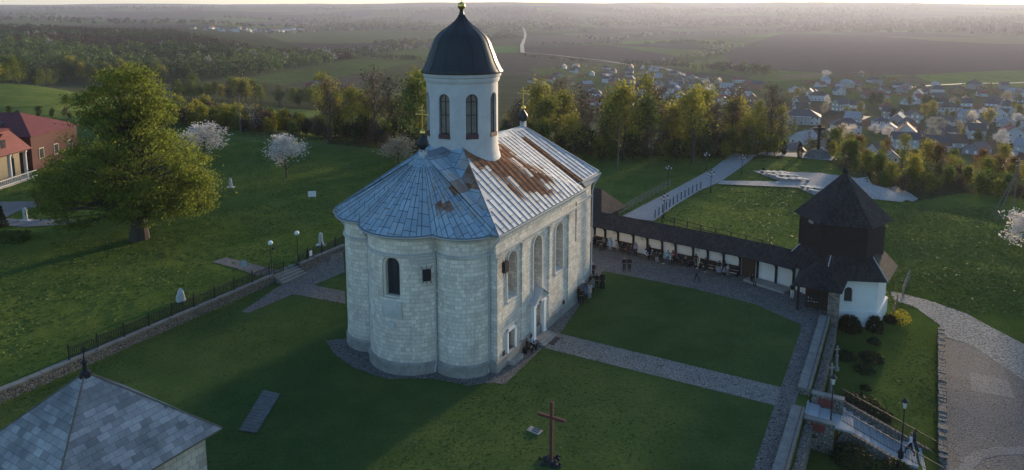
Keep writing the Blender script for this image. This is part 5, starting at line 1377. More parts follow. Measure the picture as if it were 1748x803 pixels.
for px,py,h,l in ((1365,270,3.2,'slim dark cypress just left of the monument cross'),(1338,264,2.7,'slim dark cypress farther left of the monument cross')):
    x,y,z=T(px,py); rg=np.random.default_rng(px); n=900; zz=rg.uniform(0,1,n); a=rg.uniform(0,6.28,n); r=.55*np.sin(np.pi*np.clip(zz*.85+.15,0,1))**.7*rg.uniform(.7,1.05,n); P=np.stack([r*np.cos(a),r*np.sin(a),zz*h+.1],1); V,Fq=quads(P,.12,rg)
    t=thing('cypress',l,'tree',(x,y,z-.05),0,'cypresses by the monument'); link('crown',np_mesh('crown',V,Fq,L_box),t); MB().tube((0,0,-.2),(0,0,h*.8),.09,.02,6).build('trunk',M_bark,t)
# garden plants by the red roofed house
rr=random.Random(15)
for px,py,k,h in ((95,372,'darkbush',1.),(112,368,'greenbush',.9),(86,368,'brownbush',1.1),(128,366,'darkbush',1.2),(66,352,'brownbush',1.2),(84,352,'darkbush',.9),(110,350,'greenbush',1.1)):
    x,y,z=T(px,py); put(k,x,y,h,'in the garden of the red house','garden bushes',rr)
# ------------------------------------------------------------------ far woods: masses nobody could count
def clumps(name,P,hh,lms,pick,seed,per=46,leaf=1.25,wide=.42):
    rg=np.random.default_rng(seed); n=len(P); d=rg.normal(size=(n,per,3)); d/=np.linalg.norm(d,axis=2,keepdims=True)+1e-9
    d[...,2]=np.abs(d[...,2])*1.1-.1; q=rg.uniform(.6,1.08,(n,per,1))
    C=P[:,None,:]+d*q*np.stack([hh*wide,hh*wide,hh*.62],-1)[:,None,:]; C[...,2]+= (hh*.36)[:,None]
    Pp=C.reshape(-1,3); a=rg.normal(size=Pp.shape); a/=np.linalg.norm(a,axis=1,keepdims=True); c=rg.normal(size=Pp.shape); b=np.cross(a,c); b/=np.linalg.norm(b,axis=1,keepdims=True)+1e-9
    s=(leaf*np.repeat(hh/10,per)*rg.uniform(.6,1.3,len(Pp)))[:,None]; a*=s; b*=s*.7
    V=np.stack([Pp-a,Pp-b,Pp+a,Pp+b],1).reshape(-1,3); Fq=np.arange(4*len(Pp)).reshape(-1,4)
    return struct(link(name,np_mesh(name,V,Fq,lms,np.repeat(pick,per))),'stuff')
F_green=leafmat('far_green_leaves',(.078,.118,.032),.3,.25); F_dark=leafmat('far_dark_leaves',(.045,.07,.024),.3,.2); F_brown=leafmat('far_brown_twigs',(.06,.045,.036),.3,.15); F_pale=leafmat('far_blossom',(.22,.21,.19),.2,.2); F_rust=leafmat('far_rusty_leaves',(.08,.055,.03),.3,.2)
FM=[F_green,F_dark,F_brown,F_pale,F_rust]
def scatter_px(poly,n,ymin,ymax,rg,gap=None,keep=None):
    """ground places inside a photograph outline, spread evenly over the land"""
    tx0,tx1=(min(p[0] for p in poly)-CX)/F,(max(p[0] for p in poly)-CX)/F; out=[]
    for _ in range(400):
        Yv=np.sqrt(rg.uniform(ymin*ymin,ymax*ymax,4000)); Xv=rg.uniform(tx0,tx1,4000)*Yv
        i=(np.arctan2(Xv,Yv)-AZ[0])/(AZ[1]-AZ[0]); j=(np.log(np.hypot(Xv,Yv))-LR0)/(LR1-LR0)*(NR-1)
        Z=HZ[np.clip(np.rint(i).astype(int),0,len(AZ)-1),np.clip(np.rint(j).astype(int),0,NR-1)]
        px,py=project(Xv,Yv,Z); m=inpoly(px,py,poly)
        if keep is not None: m&=keep(Xv,Yv)
        out.append(np.stack([Xv,Yv,Z],1)[m])
        if sum(len(o) for o in out)>=n: break
    P=np.concatenate(out)[:n]; return P
rg=np.random.default_rng(5)
# the wooded hill on the left
P=scatter_px([(-420,52),(60,46),(200,44),(300,58),(430,88),(520,98),(620,100),(560,112),(430,134),(330,142),(100,142),(-420,150)],3000,300,1250,rg)
br=fbm(P[:,0]*.006,P[:,1]*.006,3,41); pk=np.where((P[:,1]>760),np.where(br>.38,2,1),np.where(br>.56,2,np.where(br>.36,0,1))); pk[rg.random(len(P))<.018]=3
clumps('hill_forest',P,rg.uniform(8,13,len(P))*np.where(P[:,1]>760,.85,1.),FM,pk,6,90,.85)
# woods and hedgerows of the plain
P=scatter_px([(1320,54),(1420,40),(1560,36),(1760,28),(1950,26),(1950,64),(1748,64),(1600,58),(1400,56)],1500,1900,4200,rg); clumps('far_wood',P,rg.uniform(12,17,len(P)),FM,np.where(rg.random(len(P))<.75,4,2),7,30,2.)
P=scatter_px([(590,44),(640,34),(700,30),(735,40),(730,50),(620,52)],260,1500,4200,rg); clumps('far_wood',P,rg.uniform(11,16,len(P)),FM,rg.integers(0,3,len(P)),8,30,2.)
def hedge(name,pts,n,h,seed,wid=14,kinds=(0,1,2)):
    rg=np.random.default_rng(seed); W_=[np.array(T(*p)) for p in pts]; P=[]
    for _ in range(n):
        k=rg.integers(0,len(W_)-1); p=W_[k]+(W_[k+1]-W_[k])*rg.random(); x,y=p[0]+rg.normal()*wid,p[1]+rg.normal()*wid; P.append((x,y,gz(x,y)))
    P=np.array(P); return clumps(name,P,rg.uniform(h*.7,h*1.2,n),FM,rg.choice(kinds,n),seed,36,1.6)
hedge('hedgerow',[(480,98),(560,94),(640,88),(730,84)],130,8,21,12,(0,1,0,3)); hedge('hedgerow',[(640,78),(740,72)],50,10,22); hedge('hedgerow',[(840,70),(880,66)],50,14,23,14,(1,2)); hedge('hedgerow',[(815,50),(895,46)],60,14,24,20,(0,1))
hedge('hedgerow',[(905,76),(1010,76),(1060,74)],34,6,25,6,(1,2)); hedge('hedgerow',[(990,66),(1060,70),(1100,60),(1320,56)],110,10,26,16,(2,1,3)); hedge('hedgerow',[(1110,78),(1170,72),(1225,78)],80,9,27,14,(4,2,1))
hedge('hedgerow',[(1130,110),(1200,100),(1240,92),(1220,84),(1290,80)],120,8,28,14,(0,0,1,3)); hedge('hedgerow',[(1220,120),(1260,124),(1310,128)],60,11,29,8,(1,2,0)); hedge('hedgerow',[(1060,112),(1120,113),(1180,118)],60,8,30,9,(1,2,0))
hedge('hedgerow',[(440,60),(540,52),(620,54)],90,10,31,20,(0,1,2,3)); hedge('hedgerow',[(900,100),(1000,108)],26,6,32,6,(1,2)); hedge('hedgerow',[(350,44),(450,46),(540,44)],120,10,33,40,(0,1,2,3)); hedge('hedgerow',[(560,104),(640,100),(740,106)],50,7,34,10,(0,1,2))
P=scatter_px([(-300,14),(300,14),(874,16),(1748,16),(1950,20),(1950,34),(1320,48),(874,60),(600,50),(-300,44)],2600,2000,8500,rg,None,lambda x,y: fbm(x*.0022,y*.0013,3,55)>.47); clumps('distant_woods',P,rg.uniform(11,18,len(P)),FM,rg.choice([0,1,2,2,4],len(P)),9,16,3.)
x,y,z=T(1410,136); put('white',x,y,9.,'alone at the edge of the ploughed field',None,random.Random(3))
# ------------------------------------------------------------------ houses
H_white=mat('house_white',(.46,.46,.45),.9,.08,.5); H_cream=mat('house_cream',(.38,.33,.26),.9,.1,.5); H_grey=mat('house_grey',(.26,.26,.26),.9,.12,.5); H_brick=mat('house_brick',(.26,.12,.08),.9,.15,.8)
R_dark=mat('slate_grey_roof',(.075,.07,.075),.8,.2,.6); R_red=mat('red_brown_roof',(.2,.06,.045),.8,.2,.6); R_light=mat('pale_tin_roof',(.27,.285,.3),.85,.15,.5,spec=.1); R_brown=mat('brown_roof',(.11,.075,.055),.85,.2,.6)
HW={'white':H_white,'cream':H_cream,'grey':H_grey,'brick':H_brick}
HR={'dark grey':R_dark,'red brown':R_red,'pale tin':R_light,'brown':R_brown}
def house_at(x,y,rz,l,w,h,rh,wall,roof,hip,label=None,group='houses of the village',win=2,place='in the village',name='village_house',chim=True):
    z=gz(x,y)-.3; t=thing(name,label,'house',(x,y,z),rz,group)
    if not label: auto(t,f"{wall} house {'under' if 0 else 'with'} {roof} {'hipped' if hip else 'gabled'} roof {place}")
    b=MB(); b.prism([(-l/2,-w/2),(l/2,-w/2),(l/2,w/2),(-l/2,w/2)],-1.2,h)
    if not hip:
        for s in(-1,1): b.add([(s*l/2,-w/2,h),(s*l/2,w/2,h),(s*l/2,0,h+rh)],[(0,1,2)])
    b.build('wall',HW[wall],t)
    o=.45; k=rh*o/(w/2); r=MB(); hx=l/2-(w*.45 if hip else -o)
    e=[(-l/2-o,-w/2-o,h-k),(l/2+o,-w/2-o,h-k),(l/2+o,w/2+o,h-k),(-l/2-o,w/2+o,h-k)]; rd_=[(-hx,0,h+rh),(hx,0,h+rh)]
    v=e+rd_; v2=[(a,b_,c-.14) for a,b_,c in v]
    fs=[(0,1,5,4),(2,3,4,5)]+([(1,2,5),(3,0,4)] if hip else [])
    r.add(v,fs); r.add(v2,[f[::-1] for f in fs]); n_=[(0,1),(1,2),(2,3),(3,0)] if hip else [(0,1),(2,3),(1,5),(5,2),(3,4),(4,0)]
    for a,c in n_: r.add([v[a],v[c],v2[c],v2[a]],[(0,1,2,3)])
    rf_=r.build('roof',HR[roof],t)
    if chim: MB().box((l*.18,w*.12,h+rh*.85),(.55,.55,1.3)).build('chimney',H_brick,rf_)
    if win:
        n=max(2,int(l/2.6)); st=2 if h>5 else 1
        for s_ in range(st):
            zc=1.6+s_*2.8
            for sd in(-1,1):
                for i in range(n):
                    wd=MB().box((-l/2+l*(i+.5)/n,sd*(w/2+.02),zc),(1.05,.1,1.35)).build('window',M_whitepaint,t)
                    if win>1: MB().box((-l/2+l*(i+.5)/n,sd*(w/2+.06),zc),(.85,.06,1.15)).build('pane',M_glass,wd)
            for sd in(-1,1):
                for yy in(-w*.22,w*.22):
                    wd=MB().box((sd*(l/2+.02),yy,zc),(.1,1.05,1.35)).build('window',M_whitepaint,t)
                    if win>1: MB().box((sd*(l/2+.06),yy,zc),(.06,.85,1.15)).build('pane',M_glass,wd)
    return t
used=[]
def house_px(px,py,*a,**k):
    x,y,z=T(px,py); used.append((x,y,max(a[1],a[2])*.62)); return house_at(x,y,*a,**k)
D=R
big=house_px(1368,211,D(-24),19,12,5.2,3.2,'white','dark grey',True,'large white hall with dark hipped roof and pale columns in the village',name='village_hall')
for i in range(6):
    MB().tube((-4+1.7*i,-6.9,-.5),(-4+1.7*i,-6.9,4.6),.28,n=8).build('column',H_white,big)
MB().box((.2,-6.9,4.85),(10.4,1.5,.5)).build('porch_beam',H_white,big)
house_px(1443,229,D(-12),12.5,9.5,5.6,2.8,'white','dark grey',True,'white two storey house with dark hipped roof below the white hall')
house_px(1502,221,D(-10),7,7,5.4,1.6,'white','dark grey',True,'small cubic white house with dark flat hipped roof')
house_px(1546,242,D(62),11,8,5.6,3.6,'white','red brown',False,'tall white gabled house with red roof above the tower')
house_px(1726,243,D(70),10,9,5.8,3.,'white','red brown',False,'white two storey house with many dark windows at the right edge')
house_px(1501,268,D(20),8,7,3.4,3.,'white','brown',False,'white house with brown gabled roof behind the tower roof')
house_px(1521,276,D(70),6,5,2.6,2.2,'cream','pale tin',False,'small cream shed with pale tin roof behind the tower roof')
house_px(1667,228,D(60),10,8,3.8,3.,'cream','brown',False,'cream gabled house beside the fenced garden')
house_px(1618,196,D(-8),13,9,6,2.4,'white','brown',True,'wide white two storey house in the middle of the village')
house_px(1702,207,D(65),11,9,5.8,3.2,'white','dark grey',False,'white house with dark gabled roof left of the right edge')
house_px(1372,244,D(35),12,7,3.2,2.6,'white','pale tin',False,'long white house with pale tin roof beside the monument cross')
house_px(1398,238,D(-15),11,8,3.4,3.,'cream','brown',True,'cream house with brown roof behind the monument cross')
house_px(1533,214,D(55),11,8,4.,3.4,'grey','pale tin',False,'grey house with steep pale tin roof left of the tall white one')
house_px(1432,162,D(80),10,8,4,3.2,'white','dark grey',False,'white gabled house with four windows at the far village edge')
house_px(1397,172,D(-15),13,8,5.,2.4,'white','brown',True,'white two storey house beyond the large hall')
house_px(1493,168,D(-4),19,9,3.6,3.4,'cream','red brown',True,'long cream house with broad red roof in the far village')
house_px(1662,152,D(20),11,9,6.2,4.,'grey','dark grey',True,'tall grey house with dark hipped roof near the green crop field')
house_px(1732,160,D(5),14,9,3.6,2.4,'cream','pale tin',True,'cream house with pale tin roof at the far right edge')
house_px(1262,141,D(-8),13,8,4,2.4,'white','red brown',False,'white house with red roof beside the dark trees')
house_px(1240,150,D(-8),12,8,3.2,2.,'white','pale tin',False,'low white house with pale blue tin roof by the village road')
house_px(1116,122,D(-5),13,8,4.4,2.,'white','pale tin',True,'white house at the bend of the valley road')
house_px(549,156,D(-30),10,8,3.6,3.2,'grey','pale tin',False,'grey house with pale steep roof beyond the left thicket','houses beyond the thicket')
house_px(534,155,D(10),8,7,3.,2.6,'brick','red brown',False,'small brick house with red roof beyond the left thicket','houses beyond the thicket')
rr=random.Random(23)
ZONES=[([(1330,150),(1480,128),(1560,150),(1560,200),(1330,200)],22,'in the far village'),([(1560,150),(1760,150),(1760,200),(1560,200)],22,'in the right village'),([(1480,200),(1760,200),(1760,262),(1560,262),(1480,235)],24,'in the near village'),
 ([(1090,116),(1230,138),(1310,150),(1310,200),(1230,185),(1120,160)],30,'in the left village'),([(905,122),(1000,112),(1085,116),(1085,150),(905,150)],22,'in the hamlet'),([(1310,195),(1480,200),(1480,262),(1330,258)],10,'around the white hall'),([(1000,150),(1110,160),(1220,190),(1300,205),(1200,240),(1000,205)],16,'behind the wood')]
VT=[]
for poly,n,place in ZONES:
    pw=[T(*p)[:2] for p in poly]; got=0
    for x,y in fill(pw,n*3,13.5,rr,25):
        if got>=n: break
        if any((x-a)**2+(y-b)**2<(r+7)**2 for a,b,r in used): continue
        l,w_=rr.uniform(7,11),rr.uniform(5.5,7.5); two=rr.random()<.25; used.append((x,y,7)); got+=1
        house_at(x,y,rr.choice((D(-15),D(70),D(35),D(-50)))+rr.uniform(-.2,.2),l,w_,5.4 if two else rr.uniform(2.8,3.6),rr.uniform(2.2,3.4),rr.choices(list(HW),[5,3,2,1])[0],rr.choices(list(HR),[4,2.5,2,2.5])[0],rr.random()<.35,win=1 if y<600 else 0,place=place,chim=y<600)
    for x,y in fill(pw,int(n*2.2),6.5,rr,20):
        if any((x-a)**2+(y-b)**2<(r+1.5)**2 for a,b,r in used): continue
        used.append((x,y,2.))
        if y>560: VT.append((x,y,gz(x,y))); continue
        put(rr.choices(['white','greywhite','bush','green','yellow','rust','bare','darkbush','dark'],[1.2,2,2.4,2.2,1.2,1,1.6,2.4,1])[0],x,y,rr.uniform(4.5,8.5),place,'garden trees of the village',rr)
VT=np.array(VT); clumps('garden_trees',VT,np.random.default_rng(3).uniform(4,8.5,len(VT)),FM,np.random.default_rng(4).choice([0,0,1,1,2,3,4],len(VT)),12,60,.8)
for i,(px,py) in enumerate(((1185,132),(1200,128),(1310,132),(1304,134),(1290,133))):
    x,y,z=T(px,py); put('dark' if i>1 else 'green',x,y,14,'by the village road','tall trees by the village road',rr)
# far settlement on the left, a few pixels each
P=[]
for px,py in ((372,52),(380,54),(402,55),(396,53),(418,52),(445,55),(452,54),(458,55),(466,53),(474,54),(482,55),(490,53),(436,53),(426,55),(410,50),(362,50),(350,52),(500,52),(512,51),(330,50)):
    x,y,z=T(px,py); house_at(x,y,rr.uniform(0,3),15,9,4.5,3.5,rr.choice(('white','cream')),rr.choice(('pale tin','red brown','dark grey')),False,win=0,place='in the distance',group='houses of the distant settlement',name='distant_house',chim=False)
# ------------------------------------------------------------------ red roofed house on the left
def tiles(name,c):
    m,nt,b,_=newmat(name); v=coords(nt,'Object'); s=nd(nt,'ShaderNodeSeparateXYZ'); lk(nt,v,s.inputs[0])
    w_=nd(nt,'ShaderNodeTexWave',Scale=1.6,Distortion=.3); lk(nt,v,w_.inputs['Vector']); w_.bands_direction='Y'
    w2=nd(nt,'ShaderNodeTexWave',Scale=1.4,Distortion=.2); lk(nt,v,w2.inputs['Vector']); w2.bands_direction='Z'
    k=mth(nt,'MULTIPLY',w_.outputs['Fac'],w2.outputs['Fac'])
    cc=mix(nt,k,scl(c,.7),scl(c,1.2)); cc=mix(nt,1.,cc,ramp(nt,noise(nt,v,.6,5,.7),[(.3,(.75,.75,.78)),(.7,(1.2,1.15,1.1))]),'MULTIPLY')
    lk(nt,cc,b.inputs['Base Color']); b.inputs['Roughness'].default_value=.75; bump(nt,b,k,.6,.06); return m
M_tile=tiles('dull_red_tiles',(.17,.045,.045)); M_house=mat('cream_house_wall',(.2,.175,.125),.9,.15,.5)
rh_=thing('red_roofed_house','cream house with red tiled mansard roof and dormers behind the big lime tree','house',(0,0,gz(-80,100)),0)
x0,x1,y0,y1=-98.,-79.4,86.,113.5
MB().prism([(x0,y0),(x1-1.6,y0),(x1-1.6,y1),(x0,y1)],-1,5.0).build('wall',M_house,rh_)
m_=MB(); ez,bz_,rz_=4.9,8.5,10.8; i_=1.8
A0=[(x0,y0-.6),(x1+.2,y0-.6),(x1+.2,y1+.6),(x0,y1+.6)]; B0=[(x0,y0+i_),(x1-i_,y0+i_),(x1-i_,y1-i_),(x0,y1-i_)]
def q4(mb,a,b,za,zb): mb.add([(a[0][0],a[0][1],za),(a[1][0],a[1][1],za),(b[1][0],b[1][1],zb),(b[0][0],b[0][1],zb)],[(0,1,2,3)])
for k in(0,1,2): q4(m_,(A0[k],A0[(k+1)%4]),(B0[k],B0[(k+1)%4]),ez,bz_)
m_.add([(p[0],p[1],ez-.12) for p in A0],[(3,2,1,0)])
m_.build('mansard_roof',M_tile,rh_)
u_=MB(); C0=[(x0,y0+i_-.4),(x1-i_+.4,y0+i_-.4),(x1-i_+.4,y1-i_+.4),(x0,y1-i_+.4)]; rx_=x1-i_-7.
u_.add([(p[0],p[1],bz_+.02) for p in C0]+[(x0,99.7,rz_),(rx_,99.7,rz_)],[(0,1,5,4),(1,2,5),(2,3,4,5)]); u_.add([(p[0],p[1],bz_-.12) for p in C0],[(3,2,1,0)])
u_.build('upper_roof',M_tile,rh_)
for yy in(90.5,95.5,100.,104.,108.5):
    d_=MB().box((x1-1.5,yy,6.7),(2.2,1.5,1.9)).build('dormer',M_tile,rh_); MB().box((x1-.37,yy,6.6),(.06,.95,1.35)).build('dormer_window',M_glass,d_)
    MB().add([(x1-2.8,yy-.95,7.6),(x1-.2,yy-.95,7.6),(x1-.2,yy+.95,7.6),(x1-2.8,yy+.95,7.6),(x1-2.8,yy,8.2),(x1-.2,yy,8.2)],[(0,1,5,4),(2,3,4,5),(1,2,5)]).build('dormer_roof',M_tile,d_)
for yy in np.arange(88,113.5,3.6):
    MB().lathe([(.38,0),(.34,.2),(.28,.4),(.25,4.2),(.36,4.35),(.38,4.6),(0,4.6)],12,(x1-.5,float(yy),.1)).build('column',H_white,rh_)
MB().box((x1-.6,99.7,4.75),(.6,27.6,.3)).build('porch_beam',M_house,rh_)
for yy in np.arange(89.8,112.4,3.6): MB().box((x1-1.56,float(yy),2.2),(.08,1.4,2.9)).build('dark_opening',M_glass,rh_)
bl=MB(); bl.box((x1+.3,99.7,1.15),(.22,29.4,.12)); bl.box((x1+.3,99.7,.28),(.3,29.4,.14))
for yy in np.arange(86.2,113.2,.42): bl.lathe([(.05,.34),(.09,.6),(.05,.95),(.05,1.1),(0,1.1)],6,(x1+.3,float(yy),0))
bl.build('balustrade',H_white,rh_)
MB().box((x1-.4,99.7,.1),(2.2,28,.24)).build('porch_floor',M_plinth,rh_)
w2=thing('red_roofed_house','long building with plain red hipped roof behind the mansard house','house',(0,0,gz(-80,120)),0)
xa,xb,ya,yb=-104.,-81.5,117.5,131.5
MB().prism([(xa,ya+.6),(xb-.6,ya+.6),(xb-.6,yb-.6),(xa,yb-.6)],-1,6.1).build('wall',mat('maroon_house_wall',(.075,.034,.03),.9,.2,.5),w2)
MB().add([(xa,ya,5.9),(xb,ya,5.9),(xb,yb,5.9),(xa,yb,5.9),(xa,(ya+yb)/2,9.2),(xb-6.5,(ya+yb)/2,9.2)],[(0,1,5,4),(1,2,5),(2,3,4,5),(3,2,1,0)]).build('roof',M_tile,w2)
for xx in(-92.,-87.5):
    d_=MB().box((xx,ya+.5,5.0),(1.5,1.2,1.5)).build('dormer',M_tile,w2); MB().box((xx,ya-.13,4.95),(.95,.06,1.1)).build('dormer_window',M_glass,d_)
for yy in(120.5,124.5,128.5):
    wd=MB().box((xb-.57,yy,2.6),(.1,1.3,1.9)).build('window',H_cream,w2); MB().box((xb-.51,yy,2.6),(.06,1.0,1.6)).build('pane',M_glass,wd)
dv=MB().box((-90.,ya+3.2,7.6),(2.6,1.6,.7)).build('roof_vent',R_dark,w2)
# ------------------------------------------------------------------ people
def skeleton(pose):
    """joints (x right, y forward, z up), radii and which garment covers each bone"""
    J={}; 
    def j(n,p,r): J[n]=(p,r)
    sit=pose.startswith('sit'); wk=pose=='walk'
    dz=-.42 if sit else 0.
    j('pel',(0,0,.95+dz),(.145,.11)); j('sp',(0,.0,1.14+dz),(.135,.1)); j('ch',(0,.0,1.34+dz),(.165,.11)); j('nk',(0,.01,1.475+dz),(.06,.06)); j('hd',(0,.03,1.575+dz),(.082,.092)); j('ht',(0,.03,1.665+dz),(.07,.08)); j('ns',(0,.125,1.572+dz),(.016,.016))
    B=[('pel','sp','top'),('sp','ch','top'),('ch','nk','top'),('nk','hd','skin'),('hd','ht','skin'),('hd','ns','skin')]
    for s,n in((-1,'l'),(1,'r')):
        if sit:
            j('hp'+n,(s*.1,.04,.5),(.095,.095)); j('kn'+n,(s*.12,.45,.5),(.065,.065)); j('an'+n,(s*.12,.44,.09),(.043,.043)); j('to'+n,(s*.13,.6,.04),(.035,.03))
        elif wk:
            f=s*.2; j('hp'+n,(s*.09,.0,.88),(.1,.1)); j('kn'+n,(s*.09,f*.9+.06,.49),(.065,.065)); j('an'+n,(s*.09,f*1.5-.02,.1 if s>0 else .14),(.043,.043)); j('to'+n,(s*.1,f*1.5+.14,.045),(.035,.03))
        else: j('hp'+n,(s*.095,0,.88),(.1,.1)); j('kn'+n,(s*.1,.02,.49),(.066,.066)); j('an'+n,(s*.105,-.02,.09),(.045,.045)); j('to'+n,(s*.13,.13,.04),(.036,.03))
        B+=[('pel','hp'+n,'leg'),('hp'+n,'kn'+n,'leg'),('kn'+n,'an'+n,'leg'),('an'+n,'to'+n,'shoe')]
        j('sh'+n,(s*.185,0,1.41+dz),(.062,.062))
        if pose=='fold': el,wr,pm=(s*.24,.04,1.15),(s*.05,.21,1.17),(-s*.04,.22,1.18)
        elif pose=='sitlap' or sit: el,wr,pm=(s*.25,.06,.74),(s*.14,.28,.6),(s*.11,.36,.58)
        elif wk: el,wr,pm=(s*.24,-s*.08,1.13),(s*.25,-s*.14+.08,.9),(s*.25,-s*.13+.12,.83)
        elif pose=='hold': el,wr,pm=(s*.24,.02,1.14),(s*.13,.22,1.06),(s*.08,.27,1.07)
        else: el,wr,pm=(s*.24,-.02,1.14),(s*.245,.05,.9),(s*.24,.07,.83)
        j('el'+n,el,(.047,.047)); j('wr'+n,wr,(.032,.032)); j('pm'+n,pm,(.03,.036))
        B+=[('ch','sh'+n,'top'),('sh'+n,'el'+n,'top'),('el'+n,'wr'+n,'top'),('wr'+n,'pm'+n,'skin')]
        d=(Vector(pm)-Vector(wr)).normalized(); sd=d.cross(Vector((0,0,1)) if abs(d.z)<.8 else Vector((1,0,0))).normalized()
        for k in range(4):
            L=(.062,.074,.07,.052)[k]; o=Vector(pm)+sd*(k-1.5)*.019+d*.02; m_=o+d*L*.55; e=m_+d*L*.4+Vector((0,-.012,-.012))
            j(f'f{k}a'+n,tuple(m_),(.0085,.0085)); j(f'f{k}b'+n,tuple(e),(.007,.007)); B+=[('pm'+n,f'f{k}a'+n,'skin'),(f'f{k}a'+n,f'f{k}b'+n,'skin')]
        o=Vector(wr)+d*.03+sd*-.035; e=o+d*.04+sd*-.015; j('ta'+n,tuple(o),(.011,.011)); j('tb'+n,tuple(e),(.009,.009)); B+=[('wr'+n,'ta'+n,'skin'),('ta'+n,'tb'+n,'skin')]
    return J,B
KIND_={'skin':0,'top':1,'leg':2,'shoe':3}
M_dummy=mat('cloth_plain',(.1,.1,.1))
def body_mesh(pose):
    J,B=skeleton(pose); names=list(J); me=bpy.data.meshes.new('person_'+pose)
    me.from_pydata([J[n][0] for n in names],[(names.index(a),names.index(b)) for a,b,_ in B],[])
    o=bpy.data.objects.new('tmp',me); COL.objects.link(o)
    md=o.modifiers.new('s','SKIN'); md.use_smooth_shade=True
    sv=me.skin_vertices[0].data if me.skin_vertices else None
    if sv is None:
        bpy.context.view_layer.objects.active=o; bpy.context.view_layer.update(); sv=me.skin_vertices[0].data
    for i,n in enumerate(names): sv[i].radius=J[n][1]; sv[i].use_root=(n=='pel')
    s2=o.modifiers.new('d','SUBSURF'); s2.levels=1; s2.render_levels=1
    dg=bpy.context.evaluated_depsgraph_get(); dg.update()
    r=bpy.data.meshes.new_from_object(o.evaluated_get(dg)); bpy.data.objects.remove(o); r.name='person'
    r.materials.clear()
    for k in range(4): r.materials.append(M_dummy)
    seg=[(Vector(J[a][0]),Vector(J[b][0]),KIND_[k]) for a,b,k in B]
    for p in r.polygons:
        c=p.center; best=9;bk=1
        for a,b,k in seg:
            ab=b-a; t=max(0,min(1,(c-a).dot(ab)/max(1e-9,ab.length_squared))); dd=(c-(a+ab*t)).length
            if k==0: dd+=.02
            if dd<best: best=dd;bk=k
        p.material_index=bk; p.use_smooth=True
    return r
BODY={p:body_mesh(p) for p in('stand','fold','hold','walk','sitlap')}
def hair_mesh(long):
    mb=MB(); n=12; rows=[(.0,1.0),(.5,.92),(.85,.6),(1.,.15),(1.02,-.35)]+([(1.05,-.9),(.95,-1.6),(.8,-2.2)] if long else [])
    vs=[];fs=[]
    for r,z in rows:
        for i in range(n):
            t=2*math.pi*i/n; x=math.cos(t)*r*.105; y=math.sin(t)*r*.118-.012
            if z<.3 and y>.03: y=.03+ (y-.03)*.15
            vs.append((x,y,z*.11))
    for k in range(len(rows)-1):
        for i in range(n): fs.append((k*n+i,k*n+(i+1)%n,(k+1)*n+(i+1)%n,(k+1)*n+i))
    mb.add(vs,fs); return mb.mesh('hair',M_dummy,True)
HAIRS={False:hair_mesh(False),True:hair_mesh(True)}
def cone_mesh(name,rows,n=14,fl=.8):
    mb=MB(); vs=[(r*math.cos(2*math.pi*i/n),r*fl*math.sin(2*math.pi*i/n),z) for r,z in rows for i in range(n)]
    mb.add(vs,[(k*n+i,k*n+(i+1)%n,(k+1)*n+(i+1)%n,(k+1)*n+i) for k in range(len(rows)-1) for i in range(n)]); return mb.mesh(name,M_dummy,True)
SKIRT=cone_mesh('skirt',[(.15,1.04),(.19,.9),(.24,.6),(.27,.42)]); ROBE=cone_mesh('robe',[(.17,1.3),(.19,1.05),(.24,.7),(.31,.1)]); COAT=cone_mesh('coat',[(.185,1.36),(.18,1.15),(.2,.95),(.23,.66)])
_CL={}
def cloth(c):
    if c not in _CL: _CL[c]=mat('cloth_%d'%len(_CL),c,.9,.15,9)
    return _CL[c]
SKIN=mat('skin',(.42,.26,.19),.6,.08,6)
BLK=(.012,.012,.015);NAVY=(.02,.03,.06);GREY=(.14,.14,.15);LGREY=(.3,.3,.32);WHT=(.6,.6,.6);PINK=(.4,.24,.26);LBLUE=(.2,.28,.38);TEAL=(.06,.25,.28);RED=(.22,.02,.025);BRN=(.06,.04,.03);DENIM=(.05,.075,.12);BEIGE=(.35,.28,.2);LILAC=(.22,.2,.26);DKG=(.03,.04,.03)
HB=(.02,.014,.01);HF=(.16,.1,.045);HG=(.28,.27,.26)
def person(px,py,label,pose='stand',top=GREY,leg=BLK,shoe=BLK,hair=HB,longh=False,face=None,extra=None,ecol=None,group=None,z=None,s=1.,cap=None,look=None):
    if z is None: x,y=G(px,py,.02); z=.02
    elif z=='g': x,y,z=T(px,py)
    else: x,y=G(px,py,z)
    rz=R(face if face is not None else 180)      # 180 looks towards the viewer
    t=thing('person',label,'person',(x,y,z),rz,group); t.scale=(s,s,s)
    b=link('body',BODY[pose],t)
    for i,mm in enumerate((SKIN,cloth(top),cloth(leg),cloth(shoe))): b.material_slots[i].link='OBJECT'; b.material_slots[i].material=mm
    dz=-.42 if pose.startswith('sit') else 0.
    h=link('hat' if cap else 'hair',HAIRS[longh],t); h.location=(0,.025,1.595+dz); h.material_slots[0].link='OBJECT'; h.material_slots[0].material=cloth(cap or hair)
    if extra:
        e=link(extra,{'skirt':SKIRT,'robe':ROBE,'coat':COAT}[extra],t); e.material_slots[0].link='OBJECT'; e.material_slots[0].material=cloth(ecol or top); e.location=(0,0,dz)
    return t
g1='people standing by the church corner'
person(993.7,479,'person in a pink hooded jacket at the church wall','stand',PINK,BLK,BLK,HB,False,150,group=g1)
person(1002.5,479,'person in a light blue jacket beside the one in pink','stand',LBLUE,DENIM,BLK,HB,False,150,group=g1)
person(1011.7,477,'heavily built person in a black jacket at the back of the group','hold',BLK,BLK,BLK,HG,False,170,group=g1,s=1.08)
person(1008.6,495,'person with brown hair in a dark coat inside the group','stand',BRN,BLK,BLK,HF,True,190,'coat',BRN,group=g1)
person(1011,501,'person in a grey coat at the right side of the group','fold',GREY,BLK,BLK,HB,True,200,'coat',GREY,group=g1)
